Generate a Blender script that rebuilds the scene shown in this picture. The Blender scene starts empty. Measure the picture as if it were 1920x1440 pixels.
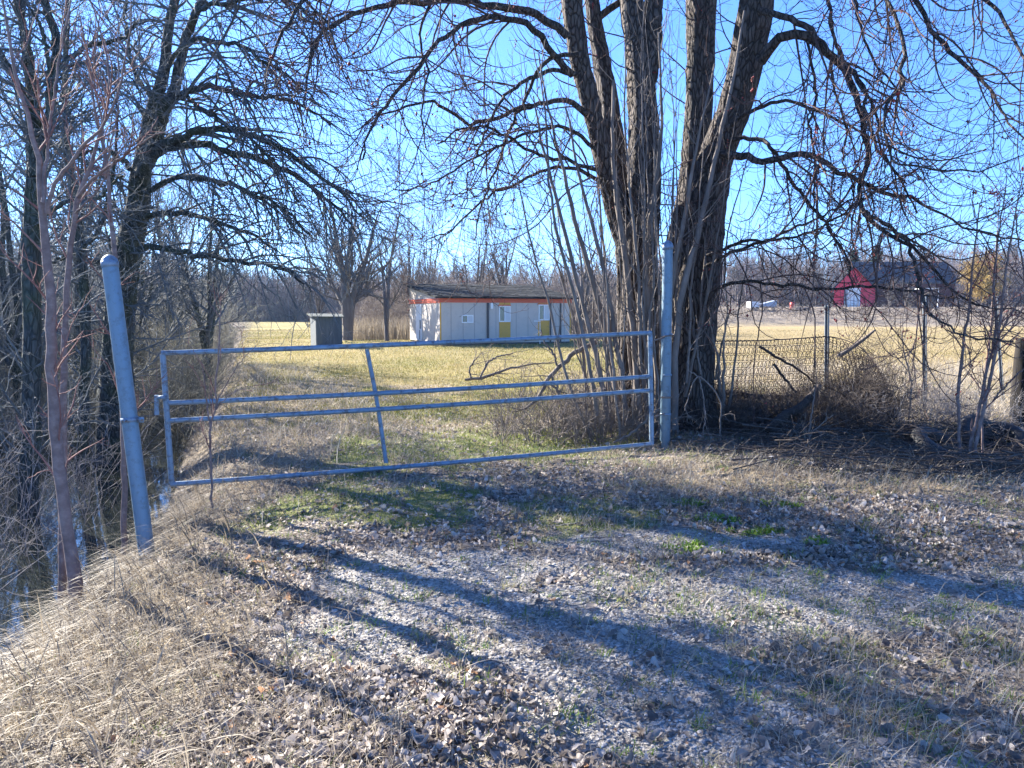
import bpy, math, random
import numpy as np
from mathutils import Vector

SC = bpy.context.scene
COL = SC.collection
rad = math.radians

# ------------------------------------------------------------------ camera
CAM_Z = 1.6
PITCH = math.atan(135 / 1450)
cam = bpy.data.cameras.new('Camera')
cam.sensor_width = 36.0
cam.lens = 36.0 * 1450 / 1920
cam.clip_start = 0.05
cam.clip_end = 6000
camo = bpy.data.objects.new('Camera', cam)
COL.objects.link(camo)
camo.location = (0, 0, CAM_Z)
camo.rotation_euler = (math.pi / 2 - PITCH, 0, 0)
SC.camera = camo

# ------------------------------------------------------------------ light
SUN_AZ = rad(-50)      # from +Y, negative = towards -X (left of frame)
SUN_EL = rad(27.5)
world = bpy.data.worlds.new('World')
SC.world = world
world.use_nodes = True
wn = world.node_tree
for n in list(wn.nodes):
    wn.nodes.remove(n)
sky = wn.nodes.new('ShaderNodeTexSky')
sky.sky_type = 'NISHITA'
sky.sun_disc = False
sky.sun_elevation = SUN_EL
sky.sun_rotation = SUN_AZ
sky.air_density = 1.0
sky.dust_density = 0.0
sky.altitude = 1500
sky.ozone_density = 8.0
bg = wn.nodes.new('ShaderNodeBackground')
bg.inputs['Strength'].default_value = 0.074
wo = wn.nodes.new('ShaderNodeOutputWorld')
tint = wn.nodes.new('ShaderNodeMix'); tint.data_type = 'RGBA'; tint.blend_type = 'MULTIPLY'
tint.inputs[0].default_value = 1.0; tint.inputs[7].default_value = (.68, .88, 1.12, 1)
wn.links.new(sky.outputs[0], tint.inputs[6]); wn.links.new(tint.outputs[2], bg.inputs[0])
wn.links.new(bg.outputs[0], wo.inputs[0])
sl = bpy.data.lights.new('Sun', 'SUN')
sl.energy = 5.0
sl.angle = rad(0.5)
sl.color = (1.0, 0.94, 0.84)
slo = bpy.data.objects.new('Sun', sl)
COL.objects.link(slo)
sdir = Vector((math.sin(SUN_AZ) * math.cos(SUN_EL), math.cos(SUN_AZ) * math.cos(SUN_EL), math.sin(SUN_EL)))
slo.rotation_euler = sdir.to_track_quat('Z', 'Y').to_euler()
SC.view_settings.view_transform = 'Standard'
SC.view_settings.look = 'None'
SC.view_settings.exposure = 2.3
SC.view_settings.gamma = 1.0
SC.cycles.max_bounces = 6
SC.cycles.diffuse_bounces = 3
SC.cycles.transmission_bounces = 4
SC.cycles.transparent_max_bounces = 8

# ------------------------------------------------------------------ numeric helpers
def hash2(ix, iy, s):
    n = (ix.astype(np.int64) * 374761393 + iy.astype(np.int64) * 668265263 + s * 982451653) & 0xffffffff
    n = ((n ^ (n >> 13)) * 1274126177) & 0xffffffff
    return ((n ^ (n >> 16)) & 0xffff) / 65535.0

def vnoise(x, y, s=0):
    x = np.asarray(x, float); y = np.asarray(y, float)
    ix = np.floor(x); iy = np.floor(y)
    fx = x - ix; fy = y - iy
    fx = fx * fx * (3 - 2 * fx); fy = fy * fy * (3 - 2 * fy)
    a = hash2(ix, iy, s); b = hash2(ix + 1, iy, s); c = hash2(ix, iy + 1, s); d = hash2(ix + 1, iy + 1, s)
    return a + (b - a) * fx + (c - a) * fy + (a - b - c + d) * fx * fy

def fbm(x, y, s=0, o=4):
    v = 0; a = .5; t = 0
    for k in range(o):
        v = v + a * vnoise(x * 2 ** k, y * 2 ** k, s + k * 17); t += a; a *= .5
    return v / t

def ss(a, b, x):
    t = np.clip((np.asarray(x, float) - a) / (b - a), 0, 1)
    return t * t * (3 - 2 * t)

def stream_c(y):
    y = np.asarray(y, float)
    return -5.1 - np.maximum(y - 7, 0) * 0.34 - np.minimum(y - 7, 0) * 0.12

def height(x, y):
    x = np.asarray(x, float); y = np.asarray(y, float)
    h = 0.12 * ss(-1, 3, x) * ss(4, 8, y) * (1 - ss(12, 25, y))
    d = np.abs(x - stream_c(y))
    h = h - 0.95 * (1 - ss(0.9, 2.7, d)) * (1 - ss(60, 90, y)) * ss(-6, 0, y)
    h = h - 0.1 * (1 - ss(2.5, 4, d)) * ss(0, 2, y) * (1 - ss(8, 14, y))
    # shallow ditch on the right, with its culvert end
    h = h - 0.32 * np.exp(-((x - 6.2) / 2.2) ** 2 - ((y - 8.2) / 0.9) ** 2)
    # bank of the road behind the right hand field
    side = ss(8, 22, x)
    h = h + side * (1.1 * ss(86, 96, y) + 1.3 * ss(102, 122, y) + 2.0 * ss(140, 220, y))
    h = h + (1 - side) * 2.5 * ss(150, 260, y)
    near = 1 - ss(10, 40, y)
    h = h + near * (0.07 * (fbm(x * .9, y * .9, 3) - .5) + 0.05 * (fbm(x * 4, y * 4, 5, 3) - .5))
    h = h + (1 - near) * 0.18 * (fbm(x * .12, y * .12, 9, 3) - .5)
    return h

def ray(px, py):
    cx = (px - 960) / 1450; cu = -(py - 720) / 1450
    cp, sp = math.cos(PITCH), math.sin(PITCH)
    return np.array([cx, cp + sp * cu, -sp + cp * cu])

def W(px, py, Y):
    """world point seen at photo pixel px,py when it stands Y metres ahead"""
    d = ray(px, py)
    return np.array([0, 0, CAM_Z]) + d * (Y / d[1])

def G(px, py):
    """ground point seen at photo pixel"""
    d = ray(px, py)
    lo = 1.0
    p = None
    for t in np.geomspace(1.5, 400, 4000):
        p = np.array([0, 0, CAM_Z]) + d * t
        if p[2] <= float(height(p[0], p[1])):
            return np.array([p[0], p[1], float(height(p[0], p[1]))])
    return p

def catmull(pts, n):
    pts = np.asarray(pts, float)
    seg = np.linalg.norm(np.diff(pts[:, :3], axis=0), axis=1)
    cum = np.concatenate([[0], np.cumsum(seg)])
    s = np.linspace(0, cum[-1], n)
    P = np.vstack([2 * pts[0] - pts[1], pts, 2 * pts[-1] - pts[-2]])
    out = np.zeros((n, pts.shape[1]))
    idx = np.clip(np.searchsorted(cum, s, side='right') - 1, 0, len(pts) - 2)
    t = ((s - cum[idx]) / np.maximum(seg[idx], 1e-9))[:, None]
    p0, p1, p2, p3 = P[idx], P[idx + 1], P[idx + 2], P[idx + 3]
    out = .5 * ((2 * p1) + (-p0 + p2) * t + (2 * p0 - 5 * p1 + 4 * p2 - p3) * t ** 2 + (-p0 + 3 * p1 - 3 * p2 + p3) * t ** 3)
    out[:, 3:] = np.maximum(out[:, 3:], 0.0015) if pts.shape[1] > 3 else out[:, 3:]
    return out

# ------------------------------------------------------------------ mesh building
class MB:
    def __init__(s):
        s.V = []; s.F = []; s.N = []; s.C = []; s.n = 0
    def add(s, V, F, rnd=None):
        V = np.asarray(V, float).reshape(-1, 3); F = np.asarray(F, np.int64)
        s.V.append(V); s.F.append((F + s.n).ravel()); s.N.append(np.full(len(F), F.shape[1]))
        if rnd is None: rnd = .5
        s.C.append(np.broadcast_to(np.asarray(rnd, float), (len(V),)))
        s.n += len(V)
        return s
    def box(s, c, size, R=None, rnd=None):
        c = np.asarray(c, float); h = np.asarray(size, float) / 2
        v = np.array([[x, y, z] for x in (-1, 1) for y in (-1, 1) for z in (-1, 1)]) * h
        if R is not None: v = v @ np.asarray(R).T
        f = [[0, 1, 3, 2], [4, 6, 7, 5], [0, 4, 5, 1], [2, 3, 7, 6], [0, 2, 6, 4], [1, 5, 7, 3]]
        return s.add(v + c, f, rnd)
    def hexa(s, v, rnd=None):   # 8 corners: bottom 4 ccw, top 4 ccw
        f = [[0, 3, 2, 1], [4, 5, 6, 7], [0, 1, 5, 4], [1, 2, 6, 5], [2, 3, 7, 6], [3, 0, 4, 7]]
        return s.add(v, f, rnd)
    def tubes(s, P, R, k=3, rnd=None, ridge=None, cap=False):
        """P (M,n,3), R (M,n)"""
        P = np.asarray(P, float); R = np.asarray(R, float)
        if P.ndim == 2: P = P[None]; R = R[None]
        M, n, _ = P.shape
        if M == 0: return s
        T = np.gradient(P, axis=1)
        T /= np.maximum(np.linalg.norm(T, axis=2, keepdims=True), 1e-9)
        mean = T.mean(axis=1)
        ref = np.zeros((M, 3)); ref[np.arange(M), np.argmin(np.abs(mean), axis=1)] = 1
        U = np.cross(T, ref[:, None, :]); U /= np.maximum(np.linalg.norm(U, axis=2, keepdims=True), 1e-9)
        Vv = np.cross(T, U)
        a = np.arange(k) * 2 * math.pi / k
        rr = R[:, :, None] * np.ones(k)
        if ridge is not None: rr = rr * ridge(M, n, k)
        V = P[:, :, None, :] + rr[..., None] * (np.cos(a)[None, None, :, None] * U[:, :, None, :] + np.sin(a)[None, None, :, None] * Vv[:, :, None, :])
        base = (np.arange(M) * n * k)[:, None, None]
        i = (np.arange(n - 1) * k)[None, :, None]
        j = np.arange(k)[None, None, :]; j2 = (np.arange(k) + 1) % k; j2 = j2[None, None, :]
        F = np.stack([base + i + j, base + i + j2, base + i + k + j2, base + i + k + j], axis=-1).reshape(-1, 4)
        rv = None if rnd is None else np.repeat(np.broadcast_to(rnd, (M,)), n * k)
        s.add(V, F, rv)
        if cap:
            for m in range(M):
                for e in (0, n - 1):
                    s.add(V[m, e], [list(range(k))] if e else [list(range(k))[::-1]], None if rnd is None else np.full(k, np.broadcast_to(rnd, (M,))[m]))
        return s
    def ribbons(s, P, Wd, side, rnd=None):
        """P (M,n,3) centre line, Wd (M,n) half widths, side (M,3)"""
        M, n, _ = P.shape
        if M == 0: return s
        A = P - side[:, None, :] * Wd[..., None]; B = P + side[:, None, :] * Wd[..., None]
        V = np.stack([A, B], axis=2)
        base = (np.arange(M) * n * 2)[:, None]; i = (np.arange(n - 1) * 2)[None, :]
        F = np.stack([base + i, base + i + 1, base + i + 3, base + i + 2], axis=-1).reshape(-1, 4)
        return s.add(V, F, None if rnd is None else np.repeat(np.broadcast_to(rnd, (M,)), n * 2))
    def build(s, name, mat, parent=None, smooth=True, loc=None):
        V = np.concatenate(s.V); F = np.concatenate(s.F); N = np.concatenate(s.N); C = np.concatenate(s.C)
        me = bpy.data.meshes.new(name)
        me.vertices.add(len(V)); me.vertices.foreach_set('co', V.astype(np.float32).ravel())
        me.loops.add(len(F)); me.loops.foreach_set('vertex_index', F.astype(np.int32))
        me.polygons.add(len(N))
        st = np.concatenate([[0], np.cumsum(N)[:-1]])
        me.polygons.foreach_set('loop_start', st.astype(np.int32))
        me.polygons.foreach_set('use_smooth', np.full(len(N), smooth))
        me.update(calc_edges=True)
        at = me.attributes.new('rnd', 'FLOAT', 'POINT'); at.data.foreach_set('value', C.astype(np.float32))
        me.materials.append(mat)
        o = bpy.data.objects.new(name, me); COL.objects.link(o)
        if parent is not None:
            o.parent = parent
            o.matrix_parent_inverse = parent.matrix_world.inverted() if False else o.matrix_parent_inverse
            lo = Vector(parent['_loc'])
            me.transform(__import__('mathutils').Matrix.Translation(-lo))
            o['_loc'] = parent['_loc']
        else:
            o['_loc'] = (0., 0., 0.)
        return o

def thing(name, label, cat, loc, group=None):
    o = bpy.data.objects.new(name, None); COL.objects.link(o)
    o.empty_display_size = .2
    o.location = tuple(float(v) for v in loc)
    o['_loc'] = tuple(float(v) for v in loc)
    o['label'] = label; o['category'] = cat
    if group: o['group'] = group
    return o

def tag(o, label=None, cat=None, group=None, kind=None):
    if label: o['label'] = label
    if cat: o['category'] = cat
    if group: o['group'] = group
    if kind: o['kind'] = kind
    return o

def curve_len(P): return np.linalg.norm(np.diff(P, axis=1), axis=2).sum(axis=1)

def grow(par, count, n, L, rng, ang=(35, 70), t=(.15, 1.), trop=None, wander=.1, rr=.6, rmin=.003, rmax=.05, rtip=.002,
         shrink=.5, bias=None, biasw=0., tpow=1.):
    P, R = par
    M, m, _ = P.shape
    ln = curve_len(P)
    idx = rng.choice(M, count, p=ln / ln.sum())
    tt = t[0] + (t[1] - t[0]) * rng.random(count) ** tpow
    f = tt * (m - 1); i = np.clip(np.floor(f).astype(int), 0, m - 2); w = (f - i)[:, None]
    pos = P[idx, i] * (1 - w) + P[idx, i + 1] * w
    tan = P[idx, i + 1] - P[idx, i]; tan /= np.maximum(np.linalg.norm(tan, axis=1, keepdims=True), 1e-9)
    r = R[idx, i] * (1 - w[:, 0]) + R[idx, i + 1] * w[:, 0]
    perp = np.cross(tan, rng.normal(size=(count, 3))); perp /= np.maximum(np.linalg.norm(perp, axis=1, keepdims=True), 1e-9)
    if bias is not None:
        perp = perp + biasw * np.asarray(bias); perp /= np.linalg.norm(perp, axis=1, keepdims=True)
    a = np.radians(rng.uniform(ang[0], ang[1], count))[:, None]
    d = np.cos(a) * tan + np.sin(a) * perp
    Ls = L * (1 - shrink * tt) * rng.uniform(.45, 1.35, count)
    r0 = np.clip(r * rr, rmin, rmax)
    # the radius of a branch follows its length
    r0 = np.minimum(r0, np.maximum(Ls * .03, rmin))
    out = np.zeros((count, n, 3)); out[:, 0] = pos
    st = (Ls / (n - 1))[:, None]
    scale = 7.0 / (n - 1)
    for k in range(1, n):
        s_ = k / (n - 1)
        d = d + wander * scale ** .5 * rng.normal(size=(count, 3))
        if trop is not None: d[:, 2] += trop(s_) * scale * (.6 + .8 * rng.random(count) if False else 1)
        d /= np.linalg.norm(d, axis=1, keepdims=True)
        pos = pos + d * st
        out[:, k] = pos
    s_ = np.linspace(0, 1, n)[None]
    Rr = r0[:, None] * (1 - s_) ** .8 + np.minimum(rtip, r0)[:, None] * (1 - (1 - s_) ** .8)
    return out, Rr

def resample(P, R, n):
    M, m, _ = P.shape
    f = np.linspace(0, m - 1, n); i = np.clip(f.astype(int), 0, m - 2); w = f - i
    return P[:, i] * (1 - w)[None, :, None] + P[:, i + 1] * w[None, :, None], R[:, i] * (1 - w) + R[:, i + 1] * w

def limb(spec, Y0, Y1=None, n=32, jit=0., rng=None, wscale=1.):
    """spec = [(px,py,width px)...] -> points in the world, depth running from Y0 to Y1 (or a list of depths)"""
    if Y1 is None: Y1 = Y0
    m = len(spec)
    Ys = np.linspace(Y0, Y1, m) if np.isscalar(Y0) else np.interp(np.linspace(0, 1, m), np.linspace(0, 1, len(Y0)), Y0)
    pts = []
    for (a, b, w), Y in zip(spec, Ys):
        p = W(a, b, Y); pts.append([*p, w * wscale / 2 / 1450 * Y])
    c = catmull(pts, n)
    if jit and rng is not None:
        c[1:-1, :3] += rng.normal(size=(n - 2, 3)) * jit
    return c[:, :3], c[:, 3]

# ------------------------------------------------------------------ materials
def newmat(name):
    m = bpy.data.materials.new(name); m.use_nodes = True
    nt = m.node_tree
    for n in list(nt.nodes): nt.nodes.remove(n)
    out = nt.nodes.new('ShaderNodeOutputMaterial')
    b = nt.nodes.new('ShaderNodeBsdfPrincipled')
    nt.links.new(b.outputs[0], out.inputs[0])
    return m, nt, b, out

def ramp(nt, fac, stops, interp='LINEAR'):
    r = nt.nodes.new('ShaderNodeValToRGB')
    r.color_ramp.interpolation = interp
    e = r.color_ramp.elements
    while len(e) > 1: e.remove(e[-1])
    for i, (p, c) in enumerate(stops):
        x = e[0] if i == 0 else e.new(p)
        x.position = p; x.color = (*c, 1)
    nt.links.new(fac, r.inputs[0])
    return r.outputs[0]

def noise(nt, scale, detail=4, rough=.6, coord=None, sx=(1, 1, 1), dim='3D'):
    if coord is None:
        g = nt.nodes.new('ShaderNodeNewGeometry'); coord = g.outputs['Position']
    mp = nt.nodes.new('ShaderNodeMapping'); mp.inputs['Scale'].default_value = sx
    nt.links.new(coord, mp.inputs[0])
    t = nt.nodes.new('ShaderNodeTexNoise'); t.inputs['Scale'].default_value = scale
    t.inputs['Detail'].default_value = detail; t.inputs['Roughness'].default_value = rough
    nt.links.new(mp.outputs[0], t.inputs[0])
    return t.outputs['Fac']

def mixc(nt, fac, a, b, mode='MIX'):
    m = nt.nodes.new('ShaderNodeMix'); m.data_type = 'RGBA'; m.blend_type = mode
    for sock, v in ((m.inputs[0], fac), (m.inputs[6], a), (m.inputs[7], b)):
        if isinstance(v, (int, float)): sock.default_value = v
        elif isinstance(v, tuple): sock.default_value = (*v, 1)
        else: nt.links.new(v, sock)
    return m.outputs[2]

def mathn(nt, op, a, b=None):
    m = nt.nodes.new('ShaderNodeMath'); m.operation = op
    for i, v in enumerate((a, b)):
        if v is None: continue
        if isinstance(v, (int, float)): m.inputs[i].default_value = v
        else: nt.links.new(v, m.inputs[i])
    return m.outputs[0]

def attr(nt, name):
    a = nt.nodes.new('ShaderNodeAttribute'); a.attribute_name = name
    return a.outputs['Fac']

def bump(nt, b, h, strength=.5, dist=.02):
    bp = nt.nodes.new('ShaderNodeBump'); bp.inputs['Strength'].default_value = strength
    bp.inputs['Distance'].default_value = dist
    nt.links.new(h, bp.inputs['Height']); nt.links.new(bp.outputs[0], b.inputs['Normal'])

def bark(name, dark, mid, light, scale=14, stretch=.18, bs=.9, bd=.03, moss=None):
    m, nt, b, _ = newmat(name)
    f = noise(nt, scale, 6, .65, sx=(1, 1, stretch))
    f2 = noise(nt, scale * .25, 3, .6)
    c = ramp(nt, f, [(.3, dark), (.5, mid), (.72, light)])
    c = mixc(nt, mathn(nt, 'MULTIPLY', f2, .5), c, mid)
    r = attr(nt, 'rnd')
    c = mixc(nt, mathn(nt, 'MULTIPLY', r, .35), c, light)
    if scale >= 12 and bs > .8:
        g_ = nt.nodes.new('ShaderNodeNewGeometry'); mp_ = nt.nodes.new('ShaderNodeMapping'); mp_.inputs['Scale'].default_value = (1, 1, .3)
        nt.links.new(g_.outputs['Position'], mp_.inputs[0])
        wv = nt.nodes.new('ShaderNodeTexNoise'); wv.inputs['Scale'].default_value = 5; nt.links.new(mp_.outputs[0], wv.inputs[0])
        ad = nt.nodes.new('ShaderNodeVectorMath'); ad.operation = 'MULTIPLY_ADD'; ad.inputs[1].default_value = (.12, .12, .12)
        nt.links.new(wv.outputs['Color'], ad.inputs[0]); nt.links.new(mp_.outputs[0], ad.inputs[2])
        vo = nt.nodes.new('ShaderNodeTexVoronoi'); vo.feature = 'DISTANCE_TO_EDGE'; vo.inputs['Scale'].default_value = 22; nt.links.new(ad.outputs[0], vo.inputs[0])
        cr = ramp(nt, vo.outputs['Distance'], [(0, (.85, .85, .85)), (.14, (0, 0, 0))])
        c = mixc(nt, cr, c, dark)
        crk = vo.outputs['Distance']
    else: crk = None
    if moss:
        f3 = noise(nt, 1.7, 4, .6)
        c = mixc(nt, ramp(nt, f3, [(.45, (0, 0, 0)), (.6, (.6, .6, .6))]), c, moss)
    nt.links.new(c, b.inputs['Base Color'])
    b.inputs['Roughness'].default_value = .85
    b.inputs['Specular IOR Level'].default_value = .25
    bump(nt, b, mathn(nt, 'ADD', f, mathn(nt, 'MINIMUM', mathn(nt, 'MULTIPLY', crk, 4), .7)) if crk is not None else f, bs, bd)
    return m

def rndmat(name, stops, rough=.7, transl=0., spec=.3, interp='LINEAR', nscale=None):
    m, nt, b, out = newmat(name)
    c = ramp(nt, attr(nt, 'rnd'), stops, interp)
    if nscale:
        f = noise(nt, nscale, 3, .6)
        c = mixc(nt, mathn(nt, 'MULTIPLY', f, .5), c, tuple(v * .45 for v in stops[0][1]))
    nt.links.new(c, b.inputs['Base Color'])
    b.inputs['Roughness'].default_value = rough
    b.inputs['Specular IOR Level'].default_value = spec
    if transl:
        t = nt.nodes.new('ShaderNodeBsdfTranslucent'); nt.links.new(c, t.inputs[0])
        mx = nt.nodes.new('ShaderNodeMixShader'); mx.inputs[0].default_value = transl
        nt.links.new(b.outputs[0], mx.inputs[1]); nt.links.new(t.outputs[0], mx.inputs[2])
        nt.links.new(mx.outputs[0], out.inputs[0])
    return m

def painted(name, col, rough=.5, metallic=0., var=.25, nscale=6, spec=.5, dirt=(.12, .1, .08), dirtamt=.35, stretch=(1, 1, .4), bs=.1):
    m, nt, b, _ = newmat(name)
    f = noise(nt, nscale, 5, .65, sx=stretch)
    f2 = noise(nt, nscale * 5, 4, .7)
    c = mixc(nt, f, tuple(v * (1 - var) for v in col), tuple(min(1, v * (1 + var)) for v in col))
    d = ramp(nt, f2, [(.5, (0, 0, 0)), (.66, (dirtamt,) * 3)])
    c = mixc(nt, d, c, dirt)
    nt.links.new(c, b.inputs['Base Color'])
    b.inputs['Roughness'].default_value = rough
    b.inputs['Metallic'].default_value = metallic
    b.inputs['Specular IOR Level'].default_value = spec
    bump(nt, b, f2, bs, .004)
    return m

M_bark_maple = bark('maple_bark', (.035, .028, .025), (.105, .085, .075), (.21, .18, .16), 20, .22, 1.0, .05)
M_twig_maple = bark('maple_twig', (.045, .026, .023), (.095, .058, .05), (.18, .125, .11), 9, .5, .3, .005)
M_sucker = bark('shoot_bark', (.085, .07, .063), (.16, .135, .12), (.29, .25, .225), 9, .4, .3, .005)
M_bark_left = bark('mossy_bark', (.035, .042, .045), (.08, .09, .09), (.16, .165, .16), 12, .2, 1.0, .03, moss=(.07, .09, .05))
M_twig_left = bark('veil_tinted_twig', (.05, .06, .068), (.11, .122, .13), (.2, .215, .22), 9, .5, .3, .005)  # twig colour lightened and blued to stand for the lens flare's veil
M_sapling = bark('reddish_bark', (.08, .055, .05), (.18, .125, .115), (.34, .27, .25), 14, 1.2, .25, .004)
M_saptwig = bark('red_brown_twig', (.12, .05, .05), (.2, .1, .09), (.33, .2, .17), 14, 1.2, .25, .004)
M_bark_mid = bark('grey_bark', (.06, .052, .05), (.12, .105, .1), (.2, .18, .17), 5, .2, .5, .03)
M_bud = rndmat('red_bud', [(0, (.16, .02, .025)), (.6, (.3, .04, .045)), (1, (.42, .1, .07))], .5, .15)

# ------------------------------------------------------------------ ground
def zones(x, y):
    """weights: gravel, green, straw ; rest is leaf litter"""
    n1 = fbm(x * 1.3, y * 1.3, 21); n2 = fbm(x * .5, y * .5, 33); n3 = fbm(x * 5, y * 5, 44, 3)
    def blobs(L):
        v = np.zeros_like(x)
        for cx, cy, rx, ry in L: v = np.maximum(v, np.exp(-((x - cx) / rx) ** 2 - ((y - cy) / ry) ** 2))
        return v
    gr = blobs([(-.4, 4.7, 1.0, .55), (.5, 3.9, 1.2, .7), (1.8, 4.3, 1.4, .5), (3.2, 4.3, 1.4, .45), (.7, 3.1, .7, .7), (-.5, 3.8, .8, .5), (1.1, 2.3, .9, .6), (1.2, 5.2, 1.1, .3)])
    gr = .92 * ss(.28, .62, gr + (n1 - .5) * .8 + (n3 - .5) * .3)
    gn = blobs([(-1.4, 6.4, 1.9, 1.0), (.2, 6.1, 1.2, .7), (.4, 5.3, .5, .25), (-.8, 8.8, 2.8, 1.8), (-1, 12.5, 4, 2)])
    fld = ss(10, 14, y) * ss(1.2, 2.6, x - stream_c(y) - 1.2) * (1 - ss(86, 92, y) * ss(8, 22, x))
    gn = np.maximum(.85 * ss(.42, .85, gn + (n1 - .5) * 1.3 + (n3 - .5) * 1.0), fld * ss(.3, .5, n2 + (n1 - .5) * .5))
    st = blobs([(2.0, 7.0, 1.1, .5), (3.6, 6.6, .9, .3), (-2.3, 3.6, .9, 1.6), (-2.9, 6, .6, 2), (-3.0, 8.0, 1.0, 3.0), (-4.2, 14, 1.1, 6)])
    st = ss(.35, .6, st + (n1 - .5) * .6)
    st = np.maximum(st, (1 - gn) * ss(9.5, 12, y))
    gr = gr * (1 - st) * (1 - ss(7, 8, y)); gn = gn * (1 - gr) * (1 - st)
    return gr, gn, st

def make_ground():
    ux = np.linspace(-1, 1, 620); uy = np.linspace(0, 1, 760)
    kx = 6.3
    xs = 7.5 * np.sinh(ux * kx) / np.sinh(kx) * 400 / 1.0 * .4
    xs = np.sign(ux) * (np.abs(ux) * 9 + (np.exp(np.abs(ux) ** 2.5 * 7.0) - 1) * 1.0)
    ys = -4 + uy * 20 + (np.exp(uy ** 2.6 * 7.6) - 1) * 1.0
    X, Y = np.meshgrid(xs, ys)
    Z = height(X, Y)
    mb = MB()
    V = np.stack([X, Y, Z], -1).reshape(-1, 3)
    nx, ny = len(xs), len(ys)
    i = np.arange(ny - 1)[:, None] * nx; j = np.arange(nx - 1)[None]
    F = np.stack([i + j, i + j + 1, i + j + 1 + nx, i + j + nx], -1).reshape(-1, 4)
    mb.add(V, F)
    g, n, s_ = zones(X, Y)
    m, nt, b, _ = newmat('soil_and_grass')
    # leaf litter / soil
    def vor(scale, rnd=1.):
        ge = nt.nodes.new('ShaderNodeNewGeometry')
        v = nt.nodes.new('ShaderNodeTexVoronoi'); v.inputs['Scale'].default_value = scale
        nt.links.new(ge.outputs['Position'], v.inputs[0])
        return v
    v1 = vor(34); v2 = vor(70); v3 = vor(16)
    sepa = nt.nodes.new('ShaderNodeSeparateColor'); nt.links.new(v1.outputs['Color'], sepa.inputs[0])
    litter = ramp(nt, sepa.outputs[0], [(0, (.11, .09, .07)), (.4, (.22, .185, .15)), (.8, (.36, .31, .27)), (1, (.48, .43, .38))])
    nA = noise(nt, 2.2, 6, .7)
    litter = mixc(nt, ramp(nt, nA, [(.35, (.5,) * 3), (.6, (0,) * 3)]), litter, (.1, .08, .065))
    sepb = nt.nodes.new('ShaderNodeSeparateColor'); nt.links.new(v2.outputs['Color'], sepb.inputs[0])
    grav = ramp(nt, sepb.outputs[0], [(0, (.16, .15, .135)), (.5, (.31, .29, .265)), (1, (.5, .475, .44))])
    nB = noise(nt, 9, 6, .75)
    green = ramp(nt, nB, [(.3, (.09, .12, .03)), (.5, (.2, .23, .065)), (.62, (.3, .27, .1)), (.75, (.42, .36, .18))])
    nC = noise(nt, 14, 6, .75, sx=(1, 1, 1))
    straw = ramp(nt, nC, [(.3, (.16, .12, .08)), (.5, (.34, .27, .18)), (.7, (.5, .42, .28))])
    # the mown field further away is a bright yellow green
    nD = noise(nt, 1.3, 7, .7); nE = noise(nt, 22, 4, .7)
    field = ramp(nt, nD, [(.3, (.15, .14, .045)), (.46, (.24, .205, .07)), (.58, (.32, .25, .11)), (.72, (.38, .3, .17))])
    field = mixc(nt, ramp(nt, nE, [(.35, (.5,) * 3), (.55, (0,) * 3)]), field, (.17, .17, .05))
    nF = noise(nt, .09, 3, .5)
    field = mixc(nt, ramp(nt, nF, [(.45, (0, 0, 0)), (.62, (.7, .7, .7))]), field, (.4, .32, .13))
    field = mixc(nt, mathn(nt, 'MULTIPLY', attr(nt, 'tan'), .7), field, (.34, .255, .135))
    far = attr(nt, 'far'); bank = attr(nt, 'bank')
    c = mixc(nt, attr(nt, 'green'), litter, green)
    c = mixc(nt, attr(nt, 'gravel'), c, grav)
    c = mixc(nt, attr(nt, 'straw'), c, straw)
    c = mixc(nt, far, c, field)
    nG = noise(nt, .7, 6, .75)
    bankc = ramp(nt, nG, [(.35, (.12, .1, .08)), (.5, (.24, .2, .16)), (.7, (.38, .31, .2))])
    c = mixc(nt, bank, c, bankc)
    nt.links.new(c, b.inputs['Base Color'])
    b.inputs['Roughness'].default_value = .95
    b.inputs['Specular IOR Level'].default_value = .15
    h = mathn(nt, 'ADD', mathn(nt, 'MULTIPLY', v1.outputs['Distance'], .6), mathn(nt, 'ADD', mathn(nt, 'MULTIPLY', v2.outputs['Distance'], .25), mathn(nt, 'ADD', nB, nE)))
    bump(nt, b, h, .9, .035)
    o = mb.build('ground', m)
    tag(o, kind='structure')
    me = o.data
    fr = ss(9, 15, Y) * (1 - s_ * (1 - ss(16, 24, Y)))
    bk = ss(84, 90, Y + (fbm(X * .2, Y * .2, 7) - .5) * 6) * ss(6, 18, X)
    bk = np.maximum(bk, 1 - ss(.6, 1.4, np.abs(X - stream_c(Y)) - 1.6 + (fbm(X, Y, 8) - .5)) * 1.0)
    bk = np.maximum(bk, ss(128, 134, Y))
    # thicket floor behind the house
    bk = np.maximum(bk, ss(44, 47, Y) * (1 - ss(8, 14, X)) * ss(-11, -8, X - (Y - 45) * .16 * -1))
    for nm, a in (('gravel', g), ('green', n), ('straw', s_), ('far', fr), ('bank', bk), ('tan', ss(1, 7, X - (Y - 12) * .08) * ss(8, 14, Y) + 0 * X)):
        at = me.attributes.new(nm, 'FLOAT', 'POINT'); at.data.foreach_set('value', a.astype(np.float32).ravel())
    return o
make_ground()

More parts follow.
